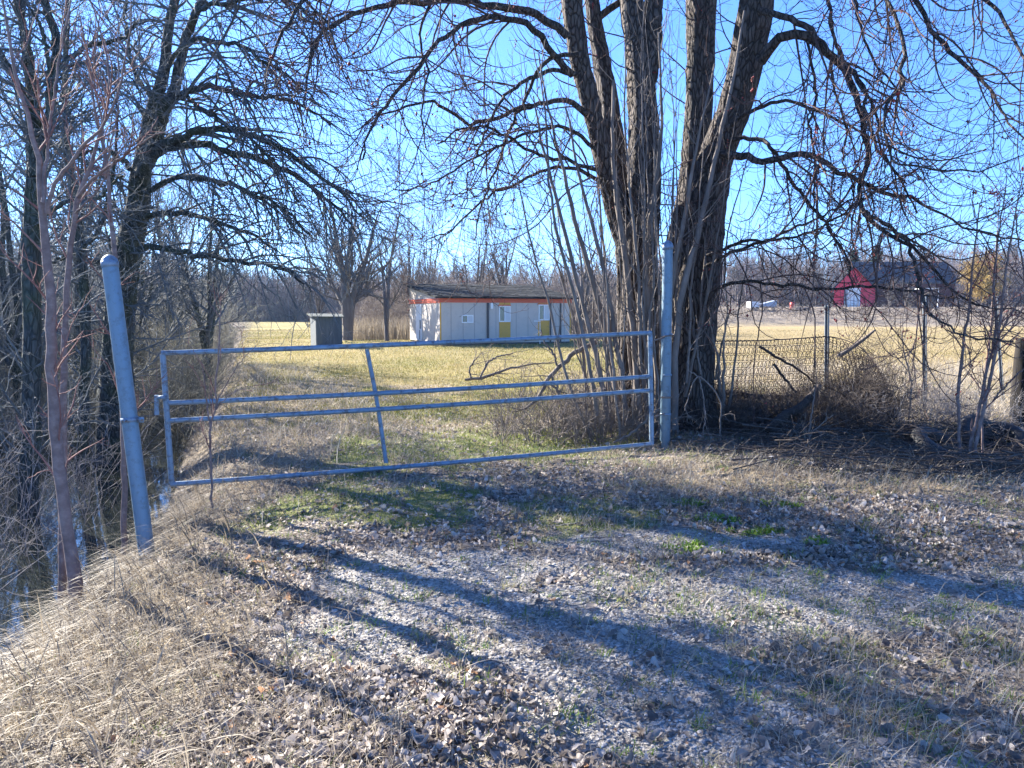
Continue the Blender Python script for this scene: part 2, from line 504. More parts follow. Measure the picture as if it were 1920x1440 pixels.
# water
def make_water():
    ys = np.linspace(-3, 75, 60); mb = MB()
    c = stream_c(ys)
    V = np.stack([np.stack([c - 2.6, ys, np.full_like(ys, -.62)], -1), np.stack([c + 2.6, ys, np.full_like(ys, -.62)], -1)], 1).reshape(-1, 3)
    i = np.arange(59) * 2
    mb.add(V, np.stack([i, i + 1, i + 3, i + 2], -1))
    m, nt, b, _ = newmat('ditch_water')
    b.inputs['Base Color'].default_value = (.03, .035, .03, 1)
    b.inputs['Roughness'].default_value = .04
    b.inputs['Specular IOR Level'].default_value = 1.0
    b.inputs['IOR'].default_value = 1.4
    f = noise(nt, 3, 3, .5)
    bump(nt, b, f, .08, .02)
    o = mb.build('water', m); tag(o, kind='structure')
make_water()

# ------------------------------------------------------------------ ground cover scatter
def scatter(n, y0, y1, rng, spread=.72, margin=.8, pw=1.3):
    """more points close by: y density ~ y^-pw per area"""
    u = rng.random(n)
    e = 2 - pw
    y = (y0 ** e + u * (y1 ** e - y0 ** e)) ** (1 / e)
    x = rng.uniform(-1, 1, n) * (y * spread + margin)
    return x, y

def blades(x, y, h, w, rng, lean=.5, seg=3, bend=.6, z0=-.01, az=None):
    M = len(x)
    z = height(x, y) + z0
    if az is None: az = rng.uniform(0, 2 * math.pi, M)
    d = np.stack([np.cos(az), np.sin(az), np.zeros(M)], -1)
    ln = rng.uniform(0, lean, M)
    P = np.zeros((M, seg + 1, 3)); P[:, 0] = np.stack([x, y, z], -1)
    a = ln.copy(); cur = P[:, 0].copy()
    bd = bend * rng.uniform(.2, 1.3, M)
    for k in range(1, seg + 1):
        cur = cur + (h / seg)[:, None] * (np.sin(a)[:, None] * d + np.cos(a)[:, None] * np.array([0, 0, 1.]))
        P[:, k] = cur; a = np.minimum(a + bd, 2.0)
    th = rng.uniform(0, math.pi, M)
    side = np.stack([-np.sin(az + th * .3), np.cos(az + th * .3), np.zeros(M)], -1)
    Wd = w[:, None] * (1 - (np.linspace(0, 1, seg + 1) ** 2)[None] * .92)
    # keep tips out of the ground
    hz = height(P[:, -1, 0], P[:, -1, 1])
    lift = np.maximum(0, hz + .005 - P[:, -1, 2])
    P[:, 1:, 2] += lift[:, None] * np.linspace(1. / seg, 1, seg)[None]
    return P, Wd, side

M_green = rndmat('green_grass', [(0, (.06, .1, .02)), (.5, (.13, .19, .04)), (.85, (.22, .26, .07)), (1, (.36, .33, .14))], .6, .4)
M_tuft = rndmat('tuft_grass', [(0, (.1, .19, .025)), (.55, (.24, .34, .06)), (.72, (.34, .33, .13)), (1, (.52, .43, .28))], .6, .4)
M_field = rndmat('field_grass', [(0, (.12, .13, .03)), (.35, (.22, .195, .06)), (.7, (.31, .25, .115)), (1, (.42, .34, .2))], .7, .4)
M_straw = rndmat('dry_grass', [(0, (.17, .135, .1)), (.4, (.31, .26, .19)), (.8, (.48, .41, .31)), (1, (.62, .55, .44))], .6, .3)
M_leaf = rndmat('dead_leaf', [(0, (.13, .108, .095)), (.35, (.27, .23, .2)), (.7, (.42, .37, .335)), (.975, (.6, .55, .5)), (.985, (.46, .27, .16)), (1, (.48, .28, .16))], .55, .32)
M_stone = rndmat('gravel_stone', [(0, (.12, .115, .11)), (.4, (.28, .265, .245)), (.9, (.45, .425, .4)), (1, (.62, .6, .58))], .8)
M_weed = rndmat('bright_weed', [(0, (.11, .2, .025)), (1, (.3, .42, .07))], .5, .4)

def make_cover():
    rng = np.random.default_rng(5)
    # leaves: curled little 3x2 quad sheets
    x, y = scatter(200000, 1.9, 15, rng, pw=1.5)
    g, n, s_ = zones(x, y)
    clump = fbm(x * 1.6, y * 1.6, 61)
    p = (1 - .95 * g) * (1 - .75 * n) * (1 - .55 * s_) * ss(.3, .62, clump + .1)
    dist_s = x - stream_c(y)
    bl = lambda cx, cy, rx, ry: np.exp(-((x - cx) / rx) ** 2 - ((y - cy) / ry) ** 2)
    p *= np.clip(.5 + bl(-.9, 2.7, 1.4, 1.2) + bl(.7, 5.1, 1.6, .35) + .5 * bl(3, 5.8, 1.5, .6) - .3 * bl(2, 2.6, 1.6, 1.2), 0, 1)
    p *= ss(.9, 1.6, dist_s) * (.3 + .7 * ss(-.5, .3, x + .38 * y))
    k = rng.random(len(x)) < p
    x, y = x[k], y[k]; M = len(x)
    L = np.clip(np.exp(rng.normal(np.log(.0135), .42, M)), .006, .032); Wd = L * rng.uniform(.4, .9, M)
    u = np.linspace(-1, 1, 4); v = np.array([-1., 0, 1.])
    U, V = np.meshgrid(u, v); U = U.ravel(); V = V.ravel()   # 12 verts
    curl = rng.uniform(-1.4, 2.2, M); curl2 = rng.uniform(-1, 1.5, M)
    edge = (1 - .65 * np.abs(U) ** 2)[None]
    px = U[None] * L[:, None]
    py = V[None] * Wd[:, None] * edge * (1 + .3 * (rng.random((M, 12)) - .5))
    pz = curl[:, None] * L[:, None] * .45 * U[None] ** 2 + curl2[:, None] * Wd[:, None] * .6 * V[None] ** 2 + rng.normal(size=(M, 12)) * .0035
    a = rng.uniform(0, 2 * math.pi, M); t1 = rng.normal(size=M) * .5; t2 = rng.normal(size=M) * .5
    def rot(A, B, th):
        return A * np.cos(th)[:, None] - B * np.sin(th)[:, None], A * np.sin(th)[:, None] + B * np.cos(th)[:, None]
    px, pz = rot(px, pz, t1); py, pz = rot(py, pz, t2); px, py = rot(px, py, a)
    z = height(x, y) + rng.uniform(.002, .022, M)
    P = np.stack([px + x[:, None], py + y[:, None], pz + z[:, None]], -1)
    q = []
    for r in range(2):
        for c in range(3):
            i0 = r * 4 + c; q.append([i0, i0 + 1, i0 + 5, i0 + 4])
    F = (np.arange(M)[:, None, None] * 12 + np.array(q)[None]).reshape(-1, 4)
    mb = MB(); mb.add(P, F, np.repeat(rng.random(M), 12))
    tag(mb.build('leaf_litter', M_leaf), kind='stuff')
    # pebbles
    x, y = scatter(75000, 1.9, 8, rng, pw=1.4)
    g, n, s_ = zones(x, y)
    k = rng.random(len(x)) < (g * .85 + .12) * (1 - s_)
    x, y = x[k], y[k]; M = len(x)
    phi = (1 + 5 ** .5) / 2
    ic = np.array([[-1, phi, 0], [1, phi, 0], [-1, -phi, 0], [1, -phi, 0], [0, -1, phi], [0, 1, phi], [0, -1, -phi], [0, 1, -phi], [phi, 0, -1], [phi, 0, 1], [-phi, 0, -1], [-phi, 0, 1]]) / 1.9
    fi = np.array([[0, 11, 5], [0, 5, 1], [0, 1, 7], [0, 7, 10], [0, 10, 11], [1, 5, 9], [5, 11, 4], [11, 10, 2], [10, 7, 6], [7, 1, 8], [3, 9, 4], [3, 4, 2], [3, 2, 6], [3, 6, 8], [3, 8, 9], [4, 9, 5], [2, 4, 11], [6, 2, 10], [8, 6, 7], [9, 8, 1]])
    sz = rng.uniform(.003, .0085, M) * (1 + 1.2 * (rng.random(M) > .96))
    P = ic[None] * (1 + .35 * (rng.random((M, 12, 1)) - .5)) * sz[:, None, None] * rng.uniform(.6, 1.3, (M, 1, 3)) * np.array([1, 1, .6])
    a = rng.uniform(0, 6.28, M)[:, None]
    X2 = P[..., 0] * np.cos(a) - P[..., 1] * np.sin(a); Y2 = P[..., 0] * np.sin(a) + P[..., 1] * np.cos(a)
    P = np.stack([X2 + x[:, None], Y2 + y[:, None], P[..., 2] + (height(x, y) + sz * .25)[:, None]], -1)
    mb = MB(); mb.add(P, (np.arange(M)[:, None, None] * 12 + fi[None]).reshape(-1, 3), np.repeat(rng.random(M), 12))
    tag(mb.build('gravel', M_stone, smooth=False), kind='stuff')
    # green blades near
    x, y = scatter(230000, 1.9, 16, rng, pw=1.5)
    g, n, s_ = zones(x, y)
    tuft = fbm(x * 3.1, y * 3.1, 71, 3)
    k = rng.random(len(x)) < np.maximum(n * .9, (.35 + .5 * ss(0, 2, x) * ss(5, 3, y)) * ss(.5, .66, tuft)) * (1 - .8 * s_) * (1 - .4 * g)
    x, y = x[k], y[k]; M = len(x)
    P, Wd, sd = blades(x, y, rng.uniform(.02, .075, M) * (1 + .3 * (y > 8)), rng.uniform(.0012, .0026, M) * (1 + y * .08), rng, .9, 3, .45)
    mb = MB(); mb.ribbons(P, Wd, sd, rng.random(M) ** 1.0)
    tag(mb.build('green_grass', M_green), kind='stuff')
    # separate green tufts and dry tufts on the drive
    n_ = 1500; cx, cy = scatter(n_, 2.0, 9.5, rng, pw=1.2)
    keep = (cx - stream_c(cy) > 2.0) & (rng.random(n_) < .35 + .65 * ss(-.5, 1.5, cx)); cx = cx[keep]; cy = cy[keep]
    per = 26; M = len(cx) * per; sc_ = np.repeat(rng.uniform(.5, 1.3, len(cx)), per)
    x = np.repeat(cx, per) + rng.normal(size=M) * .035 * sc_; y = np.repeat(cy, per) + rng.normal(size=M) * .035 * sc_
    P, Wd, sd = blades(x, y, rng.uniform(.025, .085, M) * sc_, rng.uniform(.0014, .0028, M), rng, .8, 4, .4)
    tone = np.repeat(rng.uniform(.2, 1.0, len(cx)), per)
    mb.ribbons(P, Wd, sd, np.clip(tone + rng.normal(size=M) * .12, 0, 1)) if False else None
    mt = MB(); mt.ribbons(P, Wd, sd, np.clip(tone + rng.normal(size=M) * .12, 0, 1))
    tag(mt.build('grass_tufts', M_tuft), kind='stuff')
    # field grass
    x, y = scatter(330000, 9, 70, rng, pw=1.75, margin=1.5)
    g, n, s_ = zones(x, y)
    k = (x - stream_c(y) > 2.2) & (rng.random(len(x)) < ss(9, 13, y))
    k &= ~((y > 44) & (x < 9) & (x > -9))
    x, y = x[k], y[k]; M = len(x)
    P, Wd, sd = blades(x, y, rng.uniform(.04, .1, M), rng.uniform(.002, .004, M) * (.5 + y * .09), rng, .9, 2, .5)
    mb = MB(); mb.ribbons(P, Wd, sd, np.clip(rng.normal(size=M) * .2 - .15 + .4 * ss(1, 7, x - (y - 12) * .08) + 1.4 * fbm(x * .35, y * .35, 90), 0, 1))
    tag(mb.build('field_grass', M_field), kind='stuff')
    # short straw lying everywhere
    x, y = scatter(150000, 1.9, 14, rng, pw=1.5)
    g, n, s_ = zones(x, y)
    k = rng.random(len(x)) < (.1 + .75 * ss(.55, .68, fbm(x * 1.1, y * 1.1, 177)) + .35 * ss(0, 2, x) * ss(5, 3.5, y) + .7 * s_ + .35 * ss(.5, .65, fbm(x * 2, y * 2, 77))) * (1 - .7 * g)
    k &= (x - stream_c(y) > 1.0)
    x, y = x[k], y[k]; M = len(x)
    P, Wd, sd = blades(x, y, rng.uniform(.04, .16, M), rng.uniform(.0008, .0016, M) * (1 + y * .06), rng, 1.5, 4, .35, z0=.006)
    mb = MB(); mb.ribbons(P, Wd, sd, .15 + rng.random(M) * .85)
    tag(mb.build('dry_grass', M_straw), kind='stuff')
    # long collapsed dead grass: clumps
    mb = MB()
    def clumps(cx, cy, per, hl, wd, lean, bend, az=None, spread=.12, rr=(0, 1)):
        M = len(cx) * per
        x = np.repeat(cx, per) + rng.normal(size=M) * spread; y = np.repeat(cy, per) + rng.normal(size=M) * spread
        a = None if az is None else np.repeat(az + rng.normal(size=len(cx)) * .5, per) + rng.normal(size=M) * .6
        P, Wd_, sd = blades(x, y, rng.uniform(hl[0], hl[1], M), rng.uniform(wd[0], wd[1], M), rng, lean, 6, bend, az=a)
        mb.ribbons(P, Wd_, sd, rr[0] + (rr[1] - rr[0]) * rng.random(M))
    # left bank, falling down towards the water
    n_ = 900; y = rng.uniform(1.7, 8, n_); x = -.38 * y + .15 - 2.6 * rng.random(n_) ** .8; kk = x - stream_c(y) > 1.15; x = x[kk]; y = y[kk]
    clumps(x, y, 13, (.1, .5), (.002, .0045), 1.5, .45, az=math.pi * 1.15, spread=.24, rr=(0, .5)); clumps(x[::2], y[::2], 26, (.08, .4), (.0008, .0018), 1.55, .5, spread=.25, rr=(0, .62))  # low tones darken this grass in colour, partly for the trees' shade
    n_ = 130; x, y = rng.uniform(1.0, 4.6, n_), rng.uniform(6.3, 7.9, n_)
    clumps(x, y, 34, (.1, .36), (.0012, .0024), 1.4, .36, rr=(.15, 1), spread=.15)
    n_ = 150; y = rng.uniform(8, 22, n_); x = stream_c(y) + rng.uniform(2, 4.6, n_)
    clumps(x, y, 30, (.2, .5), (.002, .004), 1.2, .3, rr=(.2, 1))
    n_ = 330; y = 10.3 + 12 * rng.random(n_) ** 1.3; x = 3.5 + y * .62 * rng.random(n_)
    clumps(x, y, 36, (.2, .6), (.003, .005), .8, .22, rr=(.35, 1), spread=.2)
    n_ = 70; x = rng.uniform(3.0, 9, n_); y = rng.uniform(7.6, 9.4, n_)
    clumps(x, y, 30, (.15, .45), (.0018, .003), 1.2, .3, rr=(0, .8))
    # field edge against the thicket (reeds)
    n_ = 420; x = rng.uniform(-9.5, 3, n_); y = 43.5 + rng.uniform(0, 5, n_) + (x + 9) * .15
    clumps(x, y, 14, (.7, 1.5), (.008, .014), .25, .05, rr=(.1, .8), spread=.3)
    tag(mb.build('tall_dead_grass', M_straw), kind='stuff')
make_cover()

# ------------------------------------------------------------------ big maple
def ridged(rng_seed, amt=.14, fine=.06):
    def f(M, n, k):
        r = np.random.default_rng(rng_seed)
        a = np.arange(k)[None, None, :] * 1.0; i = np.arange(n)[None, :, None] * 1.0
        ph = r.random((M, 1, 1)) * 50
        v = vnoise(a * .9 + ph, i * .10 + 0 * a, 5) * 2 - 1
        v2 = vnoise(a * 2.3 + ph, i * .5 + 0 * a, 8) * 2 - 1
        v[:, :, -1] = (v[:, :, -2] + v[:, :, 0]) / 2
        return 1 + amt * v + fine * v2
    return f

def twig_buds(mb, P, rng, frac, size, rings=1):
    """clusters of small buds at and near the twig tips"""
    M, n, _ = P.shape
    oc = np.array([[1, 0, 0], [-1, 0, 0], [0, 1, 0], [0, -1, 0], [0, 0, 1.3], [0, 0, -1.3]])
    of = np.array([[0, 2, 4], [2, 1, 4], [1, 3, 4], [3, 0, 4], [2, 0, 5], [1, 2, 5], [3, 1, 5], [0, 3, 5]])
    pick = rng.random(M) < frac
    pts = []
    Q = P[pick]
    for t in (1.0, .85, .68, .5):
        f = t * (n - 1); i = min(int(f), n - 2); w = f - i
        p = Q[:, i] * (1 - w) + Q[:, i + 1] * w
        keep = rng.random(len(p)) < (1 if t == 1 else .55)
        pts.append(p[keep])
    pts = np.concatenate(pts)
    pts = np.repeat(pts, 2, axis=0) + rng.normal(size=(len(pts) * 2, 3)) * size * .6
    sz = size * rng.uniform(.5, 1.15, len(pts))
    V = pts[:, None] + oc[None] * sz[:, None, None]
    mb.add(V, (np.arange(len(pts))[:, None, None] * 6 + of[None]).reshape(-1, 3), np.repeat(rng.random(len(pts)), 6))

def add_all(mb, sets, ks, rng):
    for (P, R), k in zip(sets, ks):
        mb.tubes(P, R, k, rng.random(len(P)))

def build_maple():
    rng = np.random.default_rng(11)
    D = 9.9
    base = G(1255, 792)
    root = thing('maple_tree', 'big multi-stemmed bare maple behind the right gate post', 'tree', base)
    trunks = [
        # A, the leaning right one
        ([(1292, 830, 120), (1292, 770, 98), (1296, 650, 84), (1306, 520, 80), (1318, 410, 72), (1340, 300, 66), (1368, 220, 60), (1392, 140, 62), (1408, 60, 62), (1420, -20, 60), (1446, -220, 48), (1490, -460, 30), (1560, -700, 12)], [10.1, 10.1, 9.9, 9.6, 9.2]),
        # B middle
        ([(1262, 820, 90), (1262, 740, 70), (1268, 600, 62), (1276, 480, 56), (1298, 360, 50), (1308, 240, 52), (1314, 120, 54), (1316, 0, 54), (1318, -160, 42), (1340, -420, 30), (1350, -680, 10)], [10.3, 10.3, 10.3, 10.5]),
        # C
        ([(1205, 815, 90), (1200, 740, 74), (1196, 600, 66), (1200, 480, 60), (1208, 340, 56), (1206, 220, 52), (1200, 120, 48), (1186, 0, 44), (1176, -180, 34), (1150, -460, 22), (1140, -640, 8)], [10.0, 10.0, 10.2, 10.6]),
        ([(1206, 200, 30), (1222, 100, 34), (1226, 0, 32), (1246, -180, 26), (1270, -460, 12)], [10.1, 10.2, 10.2]),
        # D leaning left
        ([(1192, 810, 56), (1184, 700, 50), (1180, 560, 50), (1176, 460, 46), (1160, 400, 44), (1140, 330, 38), (1122, 260, 34), (1110, 200, 34), (1090, 120, 34), (1076, 40, 36), (1066, -40, 36), (1040, -240, 26), (1000, -480, 14)], [10.2, 10.1, 9.9, 9.6]),
        # E
        ([(1215, 800, 50), (1205, 640, 44), (1196, 520, 42), (1180, 420, 40), (1164, 320, 38), (1150, 240, 36), (1136, 160, 32), (1122, 80, 28), (1110, 0, 26), (1096, -200, 18), (1110, -420, 8)], [10.6, 10.6, 10.7]),
    ]
    TP = []; TR = []
    for k, (sp, ys) in enumerate(trunks):
        P, R = limb(sp, ys, n=90, rng=rng, jit=.004)
        mb = MB(); mb.tubes(P, R, 28, .3 + .1 * k, ridge=ridged(40 + k))
        mb.build('trunk', M_bark_maple, root)
        q = resample(P[None], R[None], 32); TP.append(q[0]); TR.append(q[1])
    limbs = [
        # left arching limbs
        ([(1063, 68, 15), (1000, 25, 14), (930, 12, 13), (860, 2, 12), (760, 3, 11), (700, 18, 9), (640, 38, 8), (600, 64, 6), (582, 110, 5), (572, 175, 4), (575, 230, 2)], 9.6, 7.8),
        ([(1073, 140, 14), (1053, 117, 13), (1030, 93, 12), (1010, 63, 12), (973, 40, 11), (927, 32, 10), (887, 37, 9), (853, 57, 9), (820, 83, 8), (790, 117, 8), (753, 160, 7), (713, 213, 6), (687, 260, 4), (680, 300, 3)], 9.7, 8.2),
        ([(1100, 215, 12), (1070, 192, 10), (1040, 190, 9), (990, 200, 8), (933, 220, 7), (893, 230, 7), (873, 227, 6), (827, 197, 6), (807, 192, 5), (757, 200, 4), (713, 213, 3), (660, 250, 2)], 9.8, 8.6),
        ([(1085, 140, 9), (1040, 133, 8), (1003, 143, 8), (973, 157, 7), (947, 180, 6), (923, 215, 5), (900, 270, 4), (880, 330, 3), (870, 390, 2)], 9.7, 8.9),
        ([(1085, 100, 9), (1033, 110, 8), (1007, 133, 7), (987, 187, 6), (960, 233, 6), (940, 287, 5), (917, 350, 4), (900, 393, 3), (890, 450, 2)], 9.6, 9.3),
        ([(1160, 380, 10), (1130, 330, 8), (1080, 306, 7), (1010, 290, 6), (940, 250, 5), (880, 236, 4), (820, 270, 3)], 9.8, 9.0),
        ([(1150, 360, 9), (1090, 320, 7), (1020, 318, 6), (960, 350, 5), (900, 380, 4), (850, 430, 3), (800, 450, 2)], 9.9, 9.3),
        ([(1130, 300, 8), (1085, 250, 7), (1030, 240, 6), (960, 262, 5), (880, 300, 4), (800, 350, 3), (740, 356, 2)], 9.8, 8.8),
        ([(1050, -60, 14), (930, -120, 12), (800, -130, 11), (680, -90, 9), (590, -20, 7), (530, 60, 6), (500, 140, 4), (490, 200, 2)], 9.5, 6.9),
        ([(1060, -160, 14), (920, -260, 12), (760, -260, 10), (640, -160, 8), (560, -40, 6), (620, 60, 4), (640, 130, 2)], 9.5, 7.6),
        ([(1050, -20, 11), (980, -70, 9), (900, -60, 8), (830, -20, 7), (790, 50, 5), (800, 130, 4), (790, 220, 3), (800, 280, 2)], 9.5, 8.3),
        # right limbs
        ([(1425, 115, 22), (1437, 97, 20), (1460, 73, 18), (1480, 60, 17), (1510, 67, 17), (1533, 80, 16), (1560, 103, 14), (1583, 130, 12), (1600, 163, 11), (1613, 200, 11), (1623, 247, 10), (1628, 293, 10), (1617, 340, 9), (1613, 393, 9), (1633, 417, 8), (1673, 447, 7), (1720, 473, 6), (1760, 520, 5), (1800, 550, 4), (1850, 568, 3), (1930, 592, 2)], 9.4, 7.6),
        ([(1425, 20, 14), (1443, 25, 12), (1467, 30, 12), (1497, 43, 11), (1527, 63, 11), (1550, 95, 9), (1590, 128, 8), (1603, 150, 7), (1620, 190, 6), (1630, 240, 6), (1650, 283, 5), (1672, 310, 5), (1693, 345, 4), (1720, 400, 3)], 9.3, 7.9),
        ([(1350, 290, 16), (1387, 293, 14), (1407, 293, 13), (1427, 305, 12), (1453, 300, 12), (1480, 290, 11), (1513, 288, 11), (1540, 303, 10), (1573, 322, 9), (1607, 337, 8), (1647, 357, 8), (1680, 372, 7), (1710, 370, 6), (1740, 387, 5), (1780, 407, 4), (1830, 433, 4), (1897, 450, 3), (1960, 470, 2)], 9.5, 7.4),
        ([(1370, 262, 9), (1397, 257, 8), (1427, 263, 8), (1447, 280, 7), (1467, 310, 7), (1487, 340, 7), (1507, 370, 6), (1533, 400, 6), (1560, 440, 5), (1590, 490, 4), (1600, 540, 3)], 9.6, 8.6),
        ([(1600, -90, 9), (1640, -50, 8), (1667, 0, 7), (1680, 33, 7), (1690, 67, 7), (1693, 133, 8), (1693, 167, 7), (1663, 193, 6), (1657, 227, 5), (1663, 267, 5), (1673, 300, 4), (1750, 320, 4), (1830, 322, 3), (1920, 290, 2)], 8.2, 6.8),
        ([(1500, -150, 12), (1640, -90, 10), (1717, 0, 9), (1747, 57, 8), (1780, 93, 8), (1813, 123, 7), (1843, 153, 6), (1873, 197, 5), (1887, 227, 4), (1923, 262, 3)], 8.8, 7.0),
        ([(1540, -60, 7), (1553, 7, 6), (1560, 60, 6), (1580, 110, 5), (1603, 140, 5), (1640, 200, 5), (1655, 290, 4), (1700, 345, 3)], 9.2, 8.2),
        ([(1510, 67, 6), (1517, 90, 5), (1523, 133, 5), (1527, 187, 5), (1520, 240, 4), (1527, 290, 4), (1525, 400, 3), (1530, 470, 2)], 9.3, 8.9),
        ([(1560, 100, 5), (1560, 140, 5), (1572, 190, 4), (1585, 240, 4), (1580, 300, 3), (1600, 350, 3), (1590, 420, 2)], 9.2, 8.6),
        ([(1320, 575, 9), (1340, 545, 7), (1373, 531, 7), (1430, 530, 6), (1500, 537, 6), (1560, 541, 5), (1640, 537, 5), (1690, 545, 4), (1740, 555, 3), (1800, 560, 2)], 9.6, 8.5),
        ([(1613, 393, 7), (1640, 410, 7), (1690, 440, 7), (1710, 480, 7), (1723, 530, 6), (1737, 573, 6), (1747, 593, 5), (1780, 613, 4), (1813, 630, 4), (1900, 640, 3)], 8.1, 7.2),
        ([(1322, 500, 7), (1380, 470, 6), (1450, 445, 5), (1530, 410, 4), (1600, 370, 3), (1680, 330, 2)], 9.7, 8.4),
        ([(1322, 480, 6), (1390, 455, 6), (1460, 450, 5), (1540, 425, 4), (1640, 360, 4), (1760, 300, 2)], 9.7, 7.8),
        ([(1350, 250, 8), (1420, 200, 7), (1480, 190, 6), (1560, 220, 5), (1640, 260, 4), (1740, 300, 3), (1850, 280, 2)], 9.5, 7.6),
        ([(1430, -60, 14), (1520, -110, 12), (1640, -120, 10), (1760, -80, 9), (1850, 0, 7), (1910, 90, 5), (1960, 190, 3)], 9.4, 6.6),
        ([(1440, -140, 14), (1560, -260, 12), (1760, -280, 10), (1900, -160, 8), (1960, -20, 6), (1990, 100, 3)], 9.4, 6.2),
        ([(1440, -160, 12), (1500, -200, 10), (1570, -160, 8), (1600, -60, 7), (1610, 40, 5), (1640, 120, 4), (1700, 180, 3)], 9.4, 8.6),
    ]
    LP = []; LR = []
    for sp, y0, y1 in limbs:
        P, R = limb(sp, y0, y1, n=32, jit=.012, rng=rng); LP.append(P[None]); LR.append(R[None])
    Lb = (np.concatenate(LP), np.concatenate(LR))
    Tb = (np.concatenate(TP), np.concatenate(TR))
    hang = lambda s: -.26 if s < .45 else .34
    hang2 = lambda s: -.12 if s < .4 else .34
    # limbs that go on above the frame
    top = grow((Tb[0][:, 14:], Tb[1][:, 14:]), 34, 16, 3.6, rng, (35, 75), (.3, 1), lambda s: .04 - .2 * s, .09, .5, .02, .05, .006, .2)
    A = grow(Lb, 320, 14, 1.9, rng, (30, 75), (.12, .95), hang, .13, .5, .004, .014, .0024, .35)
    A2 = grow(top, 150, 14, 1.8, rng, (30, 75), (.12, 1), hang, .13, .5, .004, .013, .0024, .3)
    A3 = grow(Tb, 90, 12, 1.3, rng, (40, 80), (.25, .8), hang2, .12, .2, .004, .01, .003, .2)
    A = tuple(np.concatenate([resample(a[0], a[1], 14)[i] for a in (A, A2, A3)]) for i in (0, 1))
    B = grow((np.concatenate([A[0], resample(*Lb, 14)[0]]), np.concatenate([A[1], resample(*Lb, 14)[1]])), 2500, 10, .85, rng, (25, 80), (.08, 1), hang2, .15, .6, .0028, .007, .002, .4)
    Cc = grow(B, 7600, 7, .36, rng, (30, 70), (.2, 1), lambda s: .12 if s > .3 else -.05, .17, .7, .0021, .004, .0017, .3)
    mb = MB(); mb.tubes(Lb[0], Lb[1], 10, rng.random(len(Lb[0])) * .4); mb.tubes(top[0], top[1], 8, .2)
    mb.build('branch', M_bark_maple, root)
    mb = MB(); add_all(mb, [A, B, Cc], [5, 4, 3], rng)
    mb.build('crown', M_twig_maple, root)
    mb = MB(); twig_buds(mb, Cc[0], rng, .10, .0085); twig_buds(mb, B[0], rng, .03, .015)
    tag(mb.build('bud', M_bud, root), kind='stuff')
    # suckers round the foot
    mb = MB(); SP = []; SR = []
    for i in range(46):
        if i < 20:
            x0 = rng.uniform(1105, 1235); y0 = rng.uniform(800, 835); dep = rng.uniform(9.0, 10.2)
            if i < 8: lean = (1180 - x0) * .9 + rng.uniform(10, 90)
            else: lean = rng.uniform(-20, 60)
            Ht = rng.uniform(350, 800); w0 = rng.uniform(3, 8)
        elif i < 32:
            x0 = rng.uniform(1180, 1270); y0 = rng.uniform(805, 835); dep = rng.uniform(9.2, 9.6); lean = rng.uniform(-30, 40); Ht = rng.uniform(500, 900); w0 = rng.uniform(4, 10)
        else:
            x0 = rng.uniform(1230, 1360); y0 = rng.uniform(700, 800); dep = rng.uniform(9.2, 10.6); lean = rng.uniform(-120, 60); Ht = rng.uniform(200, 600); w0 = rng.uniform(4, 9)
        sp = []
        for s in np.linspace(0, 1, 7):
            sp.append((x0 - lean * (s ** .8) * (Ht / 500) + rng.normal() * 3, y0 - Ht * s, w0 * (1 - .93 * s)))
        P, R = limb(sp, dep, dep + rng.uniform(-.5, .3), n=24, jit=.006, rng=rng)
        SP.append(P[None]); SR.append(R[None])
    for sp, d0, d1 in [
        ([(1140, 790, 20), (1128, 720, 17), (1100, 600, 15), (1068, 470, 12), (1040, 360, 10), (1015, 260, 7), (1000, 180, 4)], 9.2, 9.4),
        ([(1160, 795, 20), (1150, 700, 18), (1120, 560, 16), (1080, 420, 13), (1060, 330, 10), (1035, 240, 7), (1010, 100, 4)], 9.5, 9.3),
        ([(1175, 795, 16), (1165, 700, 15), (1135, 520, 13), (1110, 420, 11), (1085, 320, 8), (1060, 200, 5)], 9.3, 9.3),
        ([(1120, 780, 14), (1104, 680, 12), (1078, 560, 11), (1045, 440, 9), (1030, 330, 7), (1020, 200, 5), (1000, 90, 3)], 9.0, 9.0),
        ([(1200, 800, 26), (1192, 680, 22), (1180, 540, 20), (1160, 400, 17), (1150, 300, 12), (1150, 150, 8)], 9.4, 9.5),
        ([(1218, 805, 24), (1216, 660, 22), (1212, 500, 18), (1224, 380, 14), (1240, 250, 9), (1235, 60, 5)], 9.4, 9.4),
        ([(1238, 810, 20), (1244, 680, 20), (1262, 520, 17), (1285, 400, 13), (1300, 300, 9), (1340, 120, 5)], 9.4, 9.0),
        ([(1262, 805, 22), (1268, 650, 20), (1276, 560, 20), (1308, 440, 17), (1340, 300, 14), (1372, 160, 10), (1396, 20, 6)], 9.3, 9.1)]:
        P, R = limb(sp, d0, d1, n=24, jit=.006, rng=rng, wscale=.62); SP.append(P[None]); SR.append(R[None])
    S = (np.concatenate(SP), np.concatenate(SR))
    mb.tubes(S[0], S[1], 8, rng.random(len(S[0])))
    s2 = grow(S, 330, 9, .75, rng, (20, 60), (.15, 1), lambda s: .1, .1, .6, .003, .007, .0022, .3)
    s3 = grow(s2, 500, 6, .3, rng, (25, 60), (.2, 1), lambda s: .05, .12, .7, .0024, .004, .002, .3)
    add_all(mb, [s2, s3], [4, 3], rng)
    mb.build('sucker_shoot', M_sucker, root)
    # brushy thin growth round the foot, left side
    mb = MB()
    n = 420; x = rng.uniform(-.2, 1.75, n) ; y = rng.uniform(8.9, 10.6, n)
    k = rng.random(n) < .3 + .7 * ss(0, 1.2, x); x, y = x[k], y[k]; n = len(x)
    p0 = np.stack([x, y, height(x, y)], -1)
    seed = (np.stack([p0, p0 + np.array([0, 0, .05])], 1), np.full((n, 2), .004))
